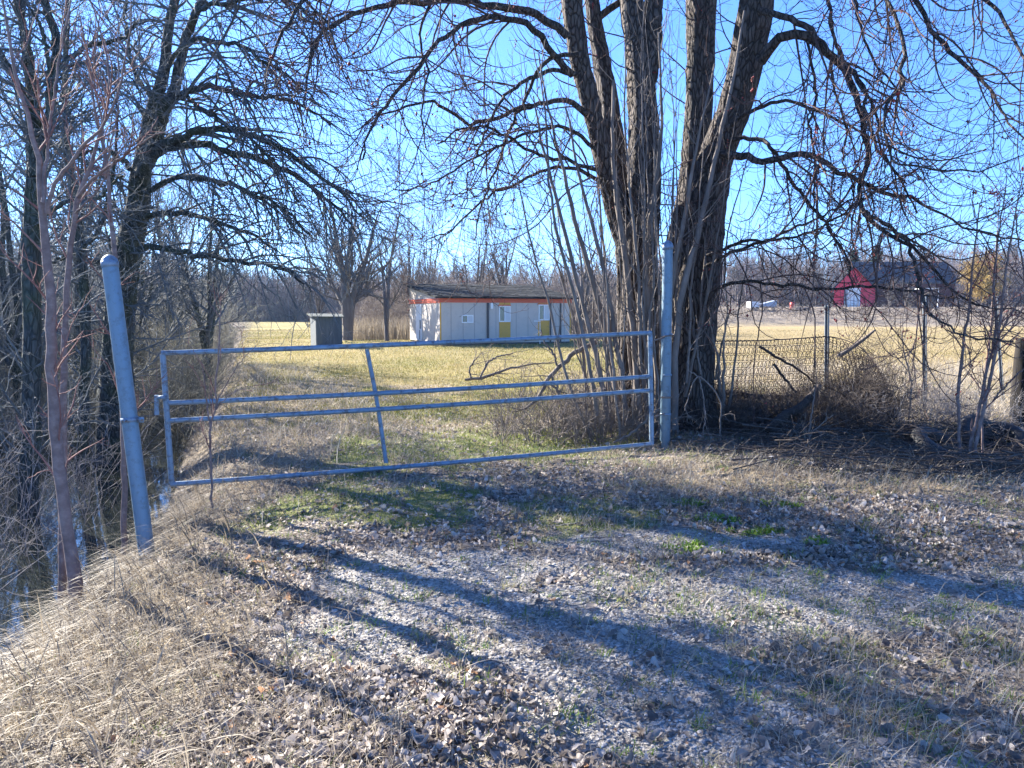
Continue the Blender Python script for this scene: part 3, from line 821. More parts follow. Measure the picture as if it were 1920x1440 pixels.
    b1 = grow(seed, 700, 9, .75, rng, (5, 50), (0, .3), lambda s: -.02, .16, 1, .0028, .005, .002, 0)
    b2 = grow(b1, 1900, 6, .28, rng, (25, 75), (.1, 1), lambda s: -.02, .2, .8, .0022, .004, .0018, .2)
    add_all(mb, [b1, b2], [3, 3], rng)
    o = mb.build('undergrowth', M_sucker)
    tag(o, kind='stuff')
build_maple()

# ------------------------------------------------------------------ left side trees
def build_left_tree():
    rng = np.random.default_rng(23)
    root = thing('arching_tree', 'dark bare tree with limbs arching right over the track, behind the leaning post', 'tree', W(222, 735, 11.3))
    T = [
        ([(206, 930, 70), (212, 840, 62), (216, 760, 58), (220, 660, 52), (226, 560, 50), (240, 470, 46), (255, 400, 42), (262, 340, 38), (268, 300, 33), (280, 233, 26), (290, 187, 23), (307, 133, 20), (313, 67, 17), (327, 0, 15), (340, -100, 11), (350, -240, 6)], [11.3, 11, 10.6, 10.2, 10]),
        ([(262, 330, 26), (290, 273, 28), (300, 227, 24), (327, 167, 20), (337, 120, 18), (350, 67, 16), (373, 10, 14), (400, -90, 10), (430, -220, 5)], [10.5, 10.2, 9.8]),
        ([(236, 640, 30), (225, 520, 26), (236, 430, 22), (262, 380, 18), (270, 340, 10)], [11.2, 10.9, 10.6]),
    ]
    TP = []; TR = []
    for i, (sp, ys) in enumerate(T):
        P, R = limb(sp, ys, n=60, jit=.005, rng=rng)
        MB().tubes(P, R, 20, .3, ridge=ridged(80 + i, .12)).build('trunk', M_bark_left, root)
        q = resample(P[None], R[None], 28); TP.append(q[0]); TR.append(q[1])
    Ls = [
        ([(285, 285, 15), (300, 270, 14), (327, 263, 13), (360, 248, 13), (400, 243, 12), (447, 247, 11), (493, 263, 10), (533, 280, 9), (573, 310, 8), (610, 340, 6), (645, 365, 5), (675, 405, 3)], 10.4, 9.0),
        ([(275, 300, 14), (297, 290, 14), (333, 273, 14), (383, 273, 13), (433, 287, 12), (483, 297, 11), (527, 317, 10), (567, 340, 8), (610, 372, 6), (640, 395, 5), (670, 440, 3)], 10.5, 9.4),
        ([(320, 190, 12), (330, 177, 12), (360, 167, 12), (393, 163, 11), (433, 173, 9), (473, 180, 8), (517, 182, 7), (570, 200, 5), (620, 235, 3)], 10.2, 9.0),
        ([(310, 130, 10), (325, 108, 9), (347, 87, 9), (377, 75, 9), (417, 77, 8), (457, 87, 7), (493, 113, 6), (540, 140, 5), (590, 190, 3)], 10.1, 9.1),
        ([(355, 50, 10), (367, 27, 9), (393, 13, 8), (433, 5, 8), (500, -5, 6), (560, 10, 5), (610, 60, 3)], 10.0, 8.8),
        ([(325, 175, 9), (350, 178, 8), (377, 203, 7), (417, 227, 7), (467, 255, 6), (520, 310, 4), (560, 380, 3)], 10.2, 9.4),
        ([(225, 485, 14), (260, 468, 12), (300, 463, 11), (363, 477, 10), (430, 487, 9), (500, 497, 7), (550, 513, 6), (583, 547, 3)], 10.9, 9.6),
        ([(240, 430, 12), (280, 405, 10), (340, 400, 9), (400, 415, 8), (470, 440, 6), (520, 470, 4)], 10.8, 9.6),
        ([(255, 380, 11), (310, 340, 10), (370, 335, 9), (440, 350, 8), (520, 385, 6), (580, 440, 4)], 10.7, 9.6),
        ([(262, 345, 10), (230, 300, 9), (190, 280, 7), (150, 290, 5), (110, 330, 3)], 10.6, 10.0),
        ([(300, 200, 9), (262, 150, 7), (240, 90, 6), (235, 20, 4), (240, -60, 2)], 10.2, 10.6),
        ([(225, 520, 14), (180, 490, 10), (130, 480, 8), (70, 500, 5)], 11.2, 10.8),
    ]
    LP = []; LR = []
    for sp, y0, y1 in Ls:
        P, R = limb(sp, y0, y1, n=28, jit=.014, rng=rng); LP.append(P[None]); LR.append(R[None])
    Lb = (np.concatenate(LP), np.concatenate(LR)); Tb = (np.concatenate(TP), np.concatenate(TR))
    droop = lambda s: -.13
    A = grow(Lb, 230, 12, 1.6, rng, (20, 60), (.15, 1), droop, .09, .6, .0045, .016, .003, .4)
    A2 = grow(Tb, 120, 12, 1.6, rng, (35, 85), (.1, 1), lambda s: -.05, .12, .35, .004, .016, .003, .3)
    A = tuple(np.concatenate([a[i] for a in (A, A2)]) for i in (0, 1))
    allp = (np.concatenate([A[0], resample(*Lb, 12)[0]]), np.concatenate([A[1], resample(*Lb, 12)[1]]))
    B = grow(allp, 1500, 8, .75, rng, (20, 65), (.1, 1), lambda s: -.06, .13, .7, .0032, .008, .0024, .4)
    Cc = grow(B, 3400, 6, .28, rng, (25, 70), (.1, 1), None, .18, .8, .0024, .005, .002, .3)
    MB().tubes(Lb[0], Lb[1], 9, .2).build('branch', M_bark_left, root)
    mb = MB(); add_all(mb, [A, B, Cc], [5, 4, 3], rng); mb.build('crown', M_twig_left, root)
build_left_tree()

def build_far_left_tree():
    rng = np.random.default_rng(29)
    root = thing('ivy_tangled_tree', 'dark multi-stemmed bare tree at the left edge beside the ditch water', 'tree', W(60, 905, 7.9))
    T = [
        ([(50, 1010, 54), (54, 930, 50), (58, 760, 46), (60, 620, 44), (58, 500, 44), (62, 400, 42), (66, 300, 34), (64, 200, 26), (54, 130, 22), (44, 60, 18), (30, 0, 16), (15, -120, 10)], [8.3, 8.2, 8.2, 8.1]),
        ([(64, 330, 22), (56, 215, 20), (43, 180, 18), (20, 133, 16), (0, 100, 14), (-30, 40, 10), (-60, -60, 6)], [8.1, 8.0]),
        ([(68, 330, 24), (88, 250, 22), (97, 167, 24), (106, 110, 22), (100, 50, 20), (84, 0, 18), (76, -120, 12), (70, -260, 6)], [8.1, 8.4]),
        ([(62, 300, 18), (60, 133, 16), (50, 80, 14), (40, 30, 12), (30, -40, 9)], [8.2, 7.8]),
        ([(95, 180, 14), (93, 130, 12), (85, 80, 10), (70, 35, 8), (50, 10, 5)], [8.2, 8.0]),
        ([(146, 960, 30), (150, 900, 26), (156, 760, 25), (160, 600, 24), (152, 480, 22), (140, 380, 24), (128, 300, 18), (122, 200, 14), (124, 100, 12), (128, 0, 10), (130, -120, 6)], [10.4, 10.4, 10.2]),
        ]
    TP = []; TR = []
    for i, (sp, ys) in enumerate(T):
        P, R = limb(sp, ys, n=50, jit=.005, rng=rng, wscale=.72)
        MB().tubes(P, R, 18, .2, ridge=ridged(90 + i, .12)).build('trunk', M_bark_left, root)
        q = resample(P[None], R[None], 24); TP.append(q[0]); TR.append(q[1])
    Ls = [([(115, 125, 10), (127, 113, 9), (160, 90, 8), (193, 80, 8), (230, 72, 6), (253, 43, 4), (287, 40, 2)], 8.2, 7.6),
          ([(118, 125, 5), (150, 120, 5), (200, 125, 4), (240, 140, 3), (270, 180, 2)], 8.2, 7.6),
          ([(66, 420, 10), (120, 380, 8), (180, 370, 6), (230, 330, 4)], 8.1, 7.4),
          ([(150, 470, 10), (190, 420, 8), (210, 340, 6), (220, 240, 4), (215, 120, 3)], 10.2, 9.5)]
    LP = []; LR = []
    for sp, y0, y1 in Ls:
        P, R = limb(sp, y0, y1, n=24, jit=.01, rng=rng); LP.append(P[None]); LR.append(R[None])
    Tb = (np.concatenate(TP + LP), np.concatenate(TR + LR))
    A = grow(Tb, 210, 12, 1.3, rng, (30, 80), (.1, 1), lambda s: .02, .13, .4, .004, .014, .0025, .3)
    B = grow(A, 1500, 8, .6, rng, (25, 70), (.1, 1), lambda s: -.02, .16, .7, .003, .007, .0022, .4)
    Cc = grow(B, 3800, 6, .24, rng, (25, 75), (.1, 1), None, .2, .8, .0022, .004, .0018, .3)
    MB().tubes(np.concatenate(LP), np.concatenate(LR), 8, .2).build('branch', M_bark_left, root)
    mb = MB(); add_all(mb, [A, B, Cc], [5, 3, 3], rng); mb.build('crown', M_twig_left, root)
build_far_left_tree()

def sapling(label, specs, seed, extra=(40, 160), L=(.7, .3), mat=None, tmat=None, budf=.0, name='sapling', group=None, rt=.0018, trop=.05):
    rng = np.random.default_rng(seed)
    sp0, ys = specs[0]
    y_ = ys[0]
    root = thing(name, label, 'sapling', W(sp0[0][0], sp0[0][1], y_), group)
    P_ = []; R_ = []
    for k_, (sp, ys) in enumerate(specs):
        b_ = W(sp[0][0], sp[0][1], ys[0]); gap = b_[2] - float(height(b_[0], b_[1])) + .04
        if gap > .03 and (k_ == 0 or gap < .5):
            sp = [(sp[0][0] + (sp[0][0] - sp[1][0]) * .2, sp[0][1] + gap / ys[0] * 1450, sp[0][2] * 1.15)] + list(sp)
        P, R = limb(sp, ys, n=32, jit=.004, rng=rng); P_.append(P[None]); R_.append(R[None])
    T = (np.concatenate(P_), np.concatenate(R_))
    for q in range(len(T[0])): MB().tubes(T[0][q:q + 1], T[1][q:q + 1] * .72, 12, rng.random() * .5).build('trunk' if q == 0 else 'stem', mat or M_sapling, root)
    A = grow(T, extra[0], 10, L[0], rng, (20, 60), (.25, 1), lambda s: trop, .1, .5, .0025, .008, rt, .3)
    B = grow(A, extra[1], 6, L[1], rng, (25, 60), (.2, 1), lambda s: trop, .14, .8, .002, .004, rt * .8, .3)
    mb = MB(); add_all(mb, [A, B], [4, 3], rng); mb.build('crown', tmat or M_saptwig, root)
    if budf:
        mb = MB(); twig_buds(mb, B[0], rng, budf, .006); twig_buds(mb, A[0], rng, budf, .006)
        tag(mb.build('bud', M_bud, root), kind='stuff')
    return root

sapling('near young tree with smooth reddish trunk left of the leaning post', [
    ([(150, 1200, 40), (140, 1090, 36), (128, 1000, 30), (112, 880, 30), (100, 760, 27), (97, 640, 25), (94, 540, 23), (86, 460, 20), (80, 400, 18), (73, 340, 15), (66, 270, 12), (40, 180, 9), (20, 90, 7), (5, 0, 5)], [4.9, 4.9, 4.8, 4.7]),
    ([(88, 400, 12), (100, 350, 10), (130, 310, 9), (165, 265, 8), (190, 240, 7), (210, 205, 6), (225, 150, 5), (238, 90, 4), (246, 20, 3), (250, -40, 2)], [4.8, 4.5]),
    ([(80, 380, 9), (88, 290, 8), (98, 200, 6), (110, 120, 5), (125, 40, 4), (135, -30, 3)], [4.75, 5.0]),
], 31, (26, 90), (.5, .22))
sapling('slim pinkish sapling leaning right beside the reddish trunk', [
    ([(118, 900, 20), (118, 760, 17), (122, 620, 15), (130, 480, 14), (142, 400, 12), (150, 360, 11), (170, 310, 9), (186, 260, 8), (196, 210, 7), (205, 150, 6), (190, 60, 4), (160, -20, 3)], [5.6, 5.5]),
    ([(146, 370, 9), (180, 330, 7), (215, 305, 6), (250, 280, 5), (290, 255, 4), (340, 235, 2)], [5.5, 5.1]),
    ([(142, 400, 6), (165, 375, 5), (190, 345, 4), (215, 300, 3), (260, 240, 2)], [5.5, 5.2]),
], 33, (24, 90), (.5, .2))
sapling('thin grey-pink sapling directly behind the leaning post', [
    ([(232, 800, 14), (228, 700, 13), (224, 600, 13), (216, 480, 12), (206, 380, 10), (200, 300, 9), (190, 260, 8), (176, 200, 6), (166, 120, 5), (150, 30, 3)], [6.4, 6.4, 6.2]),
    ([(195, 330, 6), (192, 240, 5), (175, 140, 4), (186, 40, 3), (182, -30, 2)], [6.3, 6.2]),
    ([(200, 300, 5), (220, 210, 4), (222, 100, 3), (220, -20, 2)], [6.2, 6.0]),
], 35, (24, 90), (.5, .2))
sapling('spindly sapling standing in front of the gate near its left end', [
    ([(398, 960, 6), (396, 880, 6), (394, 820, 6), (396, 790, 5), (404, 760, 5), (406, 700, 4), (412, 640, 4), (414, 560, 2)], [6.6, 6.6]),
    ([(394, 800, 4), (388, 760, 4), (384, 720, 3), (376, 680, 2), (350, 640, 1.5)], [6.6, 6.5]),
    ([(405, 760, 3), (425, 720, 3), (450, 680, 2), (480, 648, 1.5)], [6.6, 6.5]),
    ([(400, 775, 3), (420, 750, 2), (450, 730, 2), (480, 722, 1.5)], [6.6, 6.5]),
], 37, (16, 40), (.35, .15), rt=.0014)
# right hand saplings
sapling('pale stemmed sapling clump between the metal posts, leaning right', [
    ([(1828, 845, 9), (1836, 800, 9), (1848, 750, 9), (1860, 700, 8), (1870, 640, 8), (1880, 560, 6), (1890, 480, 5), (1904, 400, 3)], [7.7, 7.7, 7.5]),
    ([(1800, 840, 8), (1798, 780, 8), (1796, 740, 8), (1803, 690, 8), (1806, 640, 7), (1816, 580, 6), (1824, 500, 5), (1835, 400, 3), (1843, 370, 2)], [7.8, 7.8, 7.6]),
    ([(1818, 845, 9), (1826, 800, 8), (1838, 760, 8), (1850, 690, 7), (1862, 650, 7), (1868, 600, 6), (1862, 540, 5), (1872, 440, 4), (1888, 330, 2)], [7.75, 7.7]),
    ([(1862, 752, 5), (1880, 730, 5), (1910, 700, 4), (1940, 680, 3)], [7.7, 7.4]),
    ([(1863, 650, 5), (1890, 600, 4), (1915, 560, 4), (1940, 540, 3)], [7.7, 7.4]),
], 41, (34, 120), (.55, .22), budf=.25)
sapling('small crooked dry sapling left of the middle metal post', [
    ([(1703, 790, 5), (1706, 760, 5), (1708, 720, 5), (1702, 690, 4), (1694, 655, 3), (1692, 610, 2), (1700, 560, 1.5)], [9.6, 9.6]),
    ([(1707, 715, 3), (1725, 705, 3), (1745, 690, 2)], [9.6, 9.5]),
    ([(1705, 700, 3), (1690, 680, 3), (1672, 660, 2)], [9.6, 9.7]),
], 43, (20, 60), (.35, .16), mat=M_sucker, tmat=M_sucker)
sapling('thin reddish sapling at the right edge by the wooden post', [
    ([(1842, 800, 5), (1845, 740, 5), (1850, 680, 5), (1855, 640, 4), (1862, 560, 4), (1868, 460, 3), (1875, 380, 2)], [8.6, 8.6]),
    ([(1930, 640, 6), (1925, 560, 5), (1915, 480, 4), (1905, 400, 3), (1918, 330, 2)], [7.9, 7.8]),
], 45, (22, 80), (.5, .22), budf=.3)
sapling('dead pale sprig with drooping twigs in front of the wire panel', [
    ([(1516, 880, 6), (1516, 840, 6), (1519, 800, 5), (1524, 760, 3), (1530, 720, 2)], [8.2, 8.2]),
    ([(1518, 820, 4), (1535, 800, 3), (1562, 778, 2)], [8.2, 8.1]),
    ([(1517, 825, 3), (1508, 800, 2), (1504, 788, 2)], [8.2, 8.1]),
], 47, (8, 16), (.2, .1), mat=M_sucker, tmat=M_sucker)
sapling('pale leafless vine sprig against the foot of the maple trunk', [
    ([(1352, 880, 5), (1350, 800, 5), (1352, 760, 4), (1338, 730, 4), (1310, 706, 4), (1296, 730, 3), (1284, 770, 2)], [8.6, 8.6]),
    ([(1310, 706, 3), (1318, 740, 3), (1322, 780, 2), (1318, 820, 2)], [8.6, 8.5]),
    ([(1308, 706, 3), (1290, 690, 3), (1296, 650, 2), (1316, 630, 2)], [8.6, 8.7]),
], 49, (10, 26), (.3, .15), mat=M_sucker, tmat=M_sucker, trop=-.1)

# ------------------------------------------------------------------ brambles and thickets
def thicket(name, pts, seed, L1=1.0, L2=.5, L3=.22, mult=(2, 3, 3), mat=None, r=(.004, .003, .002), up=.03, ang=(5, 45), rt=.0016, wander=.16, leafy=None, nn=(9, 7, 5)):
    rng = np.random.default_rng(seed)
    n = len(pts); p0 = np.asarray(pts, float)
    seedp = (np.stack([p0, p0 + np.array([0, 0, .05])], 1), np.full((n, 2), r[0]))
    A = grow(seedp, n * mult[0], nn[0], L1, rng, ang, (0, .3), lambda s: up * (1 - 1.5 * s), wander, 1, r[0] * .7, r[0] * 1.5, rt, 0)
    B = grow(A, n * mult[0] * mult[1], nn[1], L2, rng, (20, 70), (.15, 1), lambda s: up * .5, wander, .8, r[1] * .7, r[1] * 1.3, rt, .3)
    mb = MB(); add_all(mb, [A, B], [3, 3], rng)
    if mult[2]:
        Cc = grow(B, n * mult[0] * mult[1] * mult[2], nn[2], L3, rng, (25, 75), (.1, 1), None, wander * 1.2, .8, r[2] * .7, r[2] * 1.2, rt, .3)
        add_all(mb, [Cc], [3], rng)
    else: Cc = B
    o = mb.build(name, mat or M_twig_left)
    return o, Cc

def gpts(x, y, dz=0): return np.stack([x, y, height(x, y) + dz], -1)
rg = np.random.default_rng(77)
M_bramble = bark('bramble_cane', (.1, .088, .085), (.2, .18, .175), (.36, .34, .335), 9, .5, .2, .003)
M_thick_far = bark('thicket_twig', (.1, .085, .075), (.2, .165, .14), (.32, .27, .22), 3, 1, .2, .01)
# left bank brambles (near): pale canes in front of the dark tree bases
y = rg.uniform(2.6, 9.5, 170); x = stream_c(y) + rg.uniform(-2.2, 1.0, 170)
o, _ = thicket('bramble', gpts(x, y), 101, 1.5, .6, .22, (2, 4, 2), M_bramble, (.0045, .0028, .002), .05, (5, 50)); tag(o, kind='stuff')
# far bank dense growth
y = rg.uniform(6, 24, 900); x = stream_c(y) - rg.uniform(2.3, 5.4, 900)
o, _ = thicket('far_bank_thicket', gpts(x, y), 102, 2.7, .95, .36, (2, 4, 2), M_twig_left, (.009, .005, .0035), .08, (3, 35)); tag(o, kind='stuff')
y = rg.uniform(9, 45, 760); x = stream_c(y) - rg.uniform(3, 9, 760)
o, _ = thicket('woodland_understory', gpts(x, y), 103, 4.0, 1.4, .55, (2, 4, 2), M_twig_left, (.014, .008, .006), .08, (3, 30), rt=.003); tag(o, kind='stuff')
# track side shrubs with first buds
M_shrub = bark('shrub_twig', (.09, .08, .06), (.17, .155, .12), (.3, .28, .2), 5, 1, .2, .005)
M_greenbud = rndmat('green_bud', [(0, (.2, .22, .08)), (1, (.42, .44, .18))], .6, .3)
shr = [(-5.6, 15.5, 2.2), (-6.9, 18.5, 2.8), (-7.0, 22, 3.0), (-8.2, 26, 3.3), (-8.6, 31, 3.4), (-10.0, 37, 3.6), (-11.5, 45, 4.2), (-13.4, 55, 4.6), (-15.5, 68, 5), (-18.5, 84, 5.5)]
shl = ['low grey shrub at the track edge behind the gate end', 'budding shrub second along the track edge', 'tangled shrub third along the track edge',
       'wide shrub fourth along the track edge', 'wide shrub fifth along the track edge', 'shrub sixth along the track edge', 'shrub seventh along the track edge', 'shrub eighth along the track edge', 'distant shrub ninth along the track edge', 'farthest shrub along the track edge']
for i, (bx, by, hh) in enumerate(shr):
    bx = -.36 * by - 1.0 - .35 * hh
    n = 46
    xx = bx - .4 + rg.normal(size=n) * .22 * hh; yy = by + rg.normal(size=n) * .4 * hh
    sc = .5 + by / 30
    o, Cc = thicket('shrub', gpts(xx, yy), 120 + i, hh * .8, hh * .35, hh * .16, (2, 4, 3), M_shrub, (.006 * sc, .0042 * sc, .003 * sc), .06, (5, 50), rt=.002 * sc, nn=(8, 6, 4))
    # turn the shrub into a thing with its own parts
    root = thing('shrub', shl[i], 'shrub', (bx - .4, by, float(height(bx, by))), 'shrubs along the track')
    o.name = 'foliage'
    o.data.transform(__import__('mathutils').Matrix.Translation(-Vector(root['_loc'])))
    o.parent = root; o.name = 'stem'
    mb = MB(); twig_buds(mb, Cc[0], rg, .25, .006 * sc)
    tag(mb.build('bud', M_greenbud, root), kind='stuff')

y = 12.5 + 60 * rg.random(900) ** 1.3; x = -.36 * y - .8 - rg.uniform(0, 1, 900) ** 1.5 * 3.4
o, _ = thicket('track_side_brush', gpts(x, y), 139, 1.7, .7, .3, (2, 4, 3), M_shrub, (.009, .0065, .005), .04, (5, 55), rt=.003, nn=(7, 6, 4), wander=.2); tag(o, kind='stuff')
# thicket behind the house and the shed
x = rg.uniform(-11, 9, 900); y = 47 + rg.uniform(0, 16, 900) + np.maximum(0, -x - 6) * .9
o, _ = thicket('brown_thicket', gpts(x, y), 140, 3.4, 1.4, .6, (2, 4, 2), M_thick_far, (.017, .013, .01), .05, (3, 45), rt=.006, nn=(6, 5, 4)); tag(o, kind='stuff')
x = rg.uniform(6, 15, 260); y = 52 + rg.uniform(0, 14, 260)
o, _ = thicket('brown_brush', gpts(x, y), 141, 2.2, 1.0, .5, (2, 4, 1), M_thick_far, (.015, .012, .01), .05, (3, 45), rt=.006, nn=(6, 5, 4)); tag(o, kind='stuff')
# dark tangled brush in and before the wire panel
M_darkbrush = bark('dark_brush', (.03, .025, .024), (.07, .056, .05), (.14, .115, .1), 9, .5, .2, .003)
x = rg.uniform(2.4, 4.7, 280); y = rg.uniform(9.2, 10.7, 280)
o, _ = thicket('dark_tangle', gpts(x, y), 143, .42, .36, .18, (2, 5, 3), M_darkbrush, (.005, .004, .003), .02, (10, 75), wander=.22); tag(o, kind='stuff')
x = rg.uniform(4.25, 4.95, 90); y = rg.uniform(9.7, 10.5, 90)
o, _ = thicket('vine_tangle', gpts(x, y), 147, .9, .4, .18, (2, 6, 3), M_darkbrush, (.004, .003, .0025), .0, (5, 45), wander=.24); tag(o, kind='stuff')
# dead weeds right of the panel and around the ditch
x = rg.uniform(4.2, 6.3, 110); y = rg.uniform(9.3, 11, 110)
o, _ = thicket('dry_weeds', gpts(x, y), 144, .5, .3, .14, (2, 4, 3), M_bramble, (.0035, .0028, .002), .03, (5, 60), wander=.2); tag(o, kind='stuff')
x = rg.uniform(20, 75, 500); y = 97 + rg.uniform(-8, 6, 500)
o, _ = thicket('roadside_brush', gpts(x, y), 145, 1.5, .7, .3, (2, 4, 1), M_thick_far, (.02, .018, .016), .05, (5, 60), rt=.012, nn=(4, 4, 3)); tag(o, kind='stuff')
# ------------------------------------------------------------------ mid distance trees
def mid_tree(name, label, px, py, Y, H, stems, seed, spread=14, fork=.12, trunk_r=.2, nA=26, nB=170, nC=700, LA=.45, up=.06, mat=None, tmat=None, rt=.006, lean=0, cat='tree', z=None, group=None, droop=None, ang=(25, 60)):
    rng = np.random.default_rng(seed)
    p = W(px, py, Y); p[2] = float(height(p[0], p[1])) if z is None else z
    root = thing(name, label, cat, p, group)
    TP = []; TR = []
    for s in range(stems):
        az = s * 2 * math.pi / stems + rng.uniform(-.5, .5); sp = math.radians(spread * rng.uniform(.5, 1.3)) if stems > 1 else math.radians(rng.uniform(0, 5))
        d = np.array([math.cos(az) * math.sin(sp), math.sin(az) * math.sin(sp) * .8, math.cos(sp)])
        n = 12; q = [p - np.array([0, 0, .25])]; cur = p.copy(); dd = np.array([0, 0, 1.]) if fork > .02 else d
        h = H * rng.uniform(.75, 1.0)
        rr = trunk_r * rng.uniform(.7, 1) / (1 if stems == 1 else 1.3)
        for k in range(n):
            t = k / n
            if t >= fork: dd = dd * .6 + (d + np.array([0, 0, .25])) * .4
            dd = dd + rng.normal(size=3) * .05 + np.array([lean, 0, 0]); dd /= np.linalg.norm(dd)
            cur = cur + dd * h / n; q.append(cur.copy())
        q = np.array(q); R = np.linspace(1, 0, len(q)) ** 1.15 * rr + rt
        c = catmull(np.hstack([q, R[:, None]]), 20)
        TP.append(c[None, :, :3]); TR.append(c[None, :, 3])
    T = (np.concatenate(TP), np.concatenate(TR))
    MB().tubes(T[0], T[1], 10, .3).build('trunk', mat or M_bark_mid, root)
    A = grow(T, nA, 9, H * LA, rng, ang, (.18, .95), lambda s: up, .09, .5, rt * 1.6, trunk_r * .5, rt, .6)
    B = grow(A, nB, 7, H * LA * .5, rng, (20, 60), (.15, 1), lambda s: up if droop is None else droop, .12, .6, rt * 1.2, trunk_r * .2, rt, .5)
    Cc = grow(B, nC, 5, H * LA * .22, rng, (20, 60), (.1, 1), lambda s: up if droop is None else droop, .14, .7, rt, rt * 1.6, rt * .8, .4)
    mb = MB(); add_all(mb, [A, B, Cc], [5, 3, 3], rng)
    mb.build('crown', tmat or M_bark_mid, root)
    return root
mid_tree('spreading_tree', 'wide spreading bare tree right behind the grey shed', 652, 640, 43, 9.8, 4, 201, 26, .14, .42, 34, 260, 1100, .5, rt=.007)
mid_tree('forked_tree', 'slender V-forked bare tree between the shed and the house', 726, 636, 42, 9.5, 2, 202, 13, .04, .18, 26, 160, 600, .35, rt=.006)
mid_tree('slender_tree', 'thin upright bare tree just left of the house roof', 770, 630, 52, 9.5, 3, 203, 9, .05, .13, 30, 200, 800, .32, up=.12, rt=.007)
mid_tree('slender_tree', 'thin upright bare tree rising behind the left end of the house roof', 806, 610, 56, 10.5, 4, 204, 8, .05, .13, 30, 200, 800, .3, up=.12, rt=.007)
mid_tree('roof_tree', 'bare spreading tree behind the middle of the house roof', 892, 610, 55, 8.5, 4, 205, 26, .2, .22, 26, 200, 800, .42, rt=.007)
mid_tree('roof_tree', 'bare crooked tree behind the right half of the house roof', 945, 610, 54, 8.2, 4, 206, 30, .22, .24, 30, 200, 800, .4, rt=.007)
mid_tree('bare_tree', 'thick forked bare tree at the right end of the house', 1085, 625, 44, 7, 3, 207, 25, .3, .28, 24, 160, 600, .42, rt=.007)
mid_tree('bare_tree', 'bare tree seen just left of the maple shoots', 1015, 610, 60, 7.5, 3, 208, 22, .1, .16, 26, 180, 700, .4, rt=.008)
mid_tree('bare_tree', 'slight bare tree left of the spreading shed tree', 605, 625, 50, 7.4, 3, 209, 24, .1, .14, 26, 160, 600, .42, rt=.007)
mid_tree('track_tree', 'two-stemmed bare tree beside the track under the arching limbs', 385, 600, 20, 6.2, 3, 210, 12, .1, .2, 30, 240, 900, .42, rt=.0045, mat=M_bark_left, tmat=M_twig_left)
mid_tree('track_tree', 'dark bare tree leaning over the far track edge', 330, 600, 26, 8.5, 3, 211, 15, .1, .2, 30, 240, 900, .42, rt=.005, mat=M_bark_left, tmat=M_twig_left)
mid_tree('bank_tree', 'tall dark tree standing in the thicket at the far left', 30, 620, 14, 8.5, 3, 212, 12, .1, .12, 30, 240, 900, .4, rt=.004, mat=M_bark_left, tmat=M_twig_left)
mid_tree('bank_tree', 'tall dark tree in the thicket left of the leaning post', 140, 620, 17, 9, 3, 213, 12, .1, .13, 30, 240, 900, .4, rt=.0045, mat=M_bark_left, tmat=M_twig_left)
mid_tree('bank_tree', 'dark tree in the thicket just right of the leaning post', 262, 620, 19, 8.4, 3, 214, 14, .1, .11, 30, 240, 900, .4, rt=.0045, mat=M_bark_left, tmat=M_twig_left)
M_willow = rndmat('willow_twig', [(0, (.3, .2, .06)), (1, (.5, .36, .12))], .7, .2)
mid_tree('willow_tree', 'yellow willow tree beside the long dark barn roof', 1842, 572, 112, 8.6, 6, 215, 28, .12, .3, 60, 600, 3400, .42, rt=.02, tmat=M_willow, droop=-.12)
for i, (px, d, h, lb) in enumerate([(1460, 150, 9.5, 'bare tree behind the white trailer'), (1530, 152, 10, 'bare tree left of the red barn'), (1700, 100, 4.6, 'small bare tree in front of the dark barn roof'), (1668, 108, 5.4, 'bare tree in front of the barn corner'), (1890, 150, 13, 'tall bare tree right of the yellow willow'), (1380, 150, 9.5, 'bare tree behind the right side of the maple trunk'), (1745, 98, 3.6, 'scrubby bare tree before the far wall of the barn'), (1960, 140, 13, 'tall bare tree at the right edge of the woods')]):
    mid_tree('bare_tree', lb, px, 580, d, h, 4, 230 + i, 16, .1, .16, 26, 160, 800, .35, rt=.014 * d / 100)

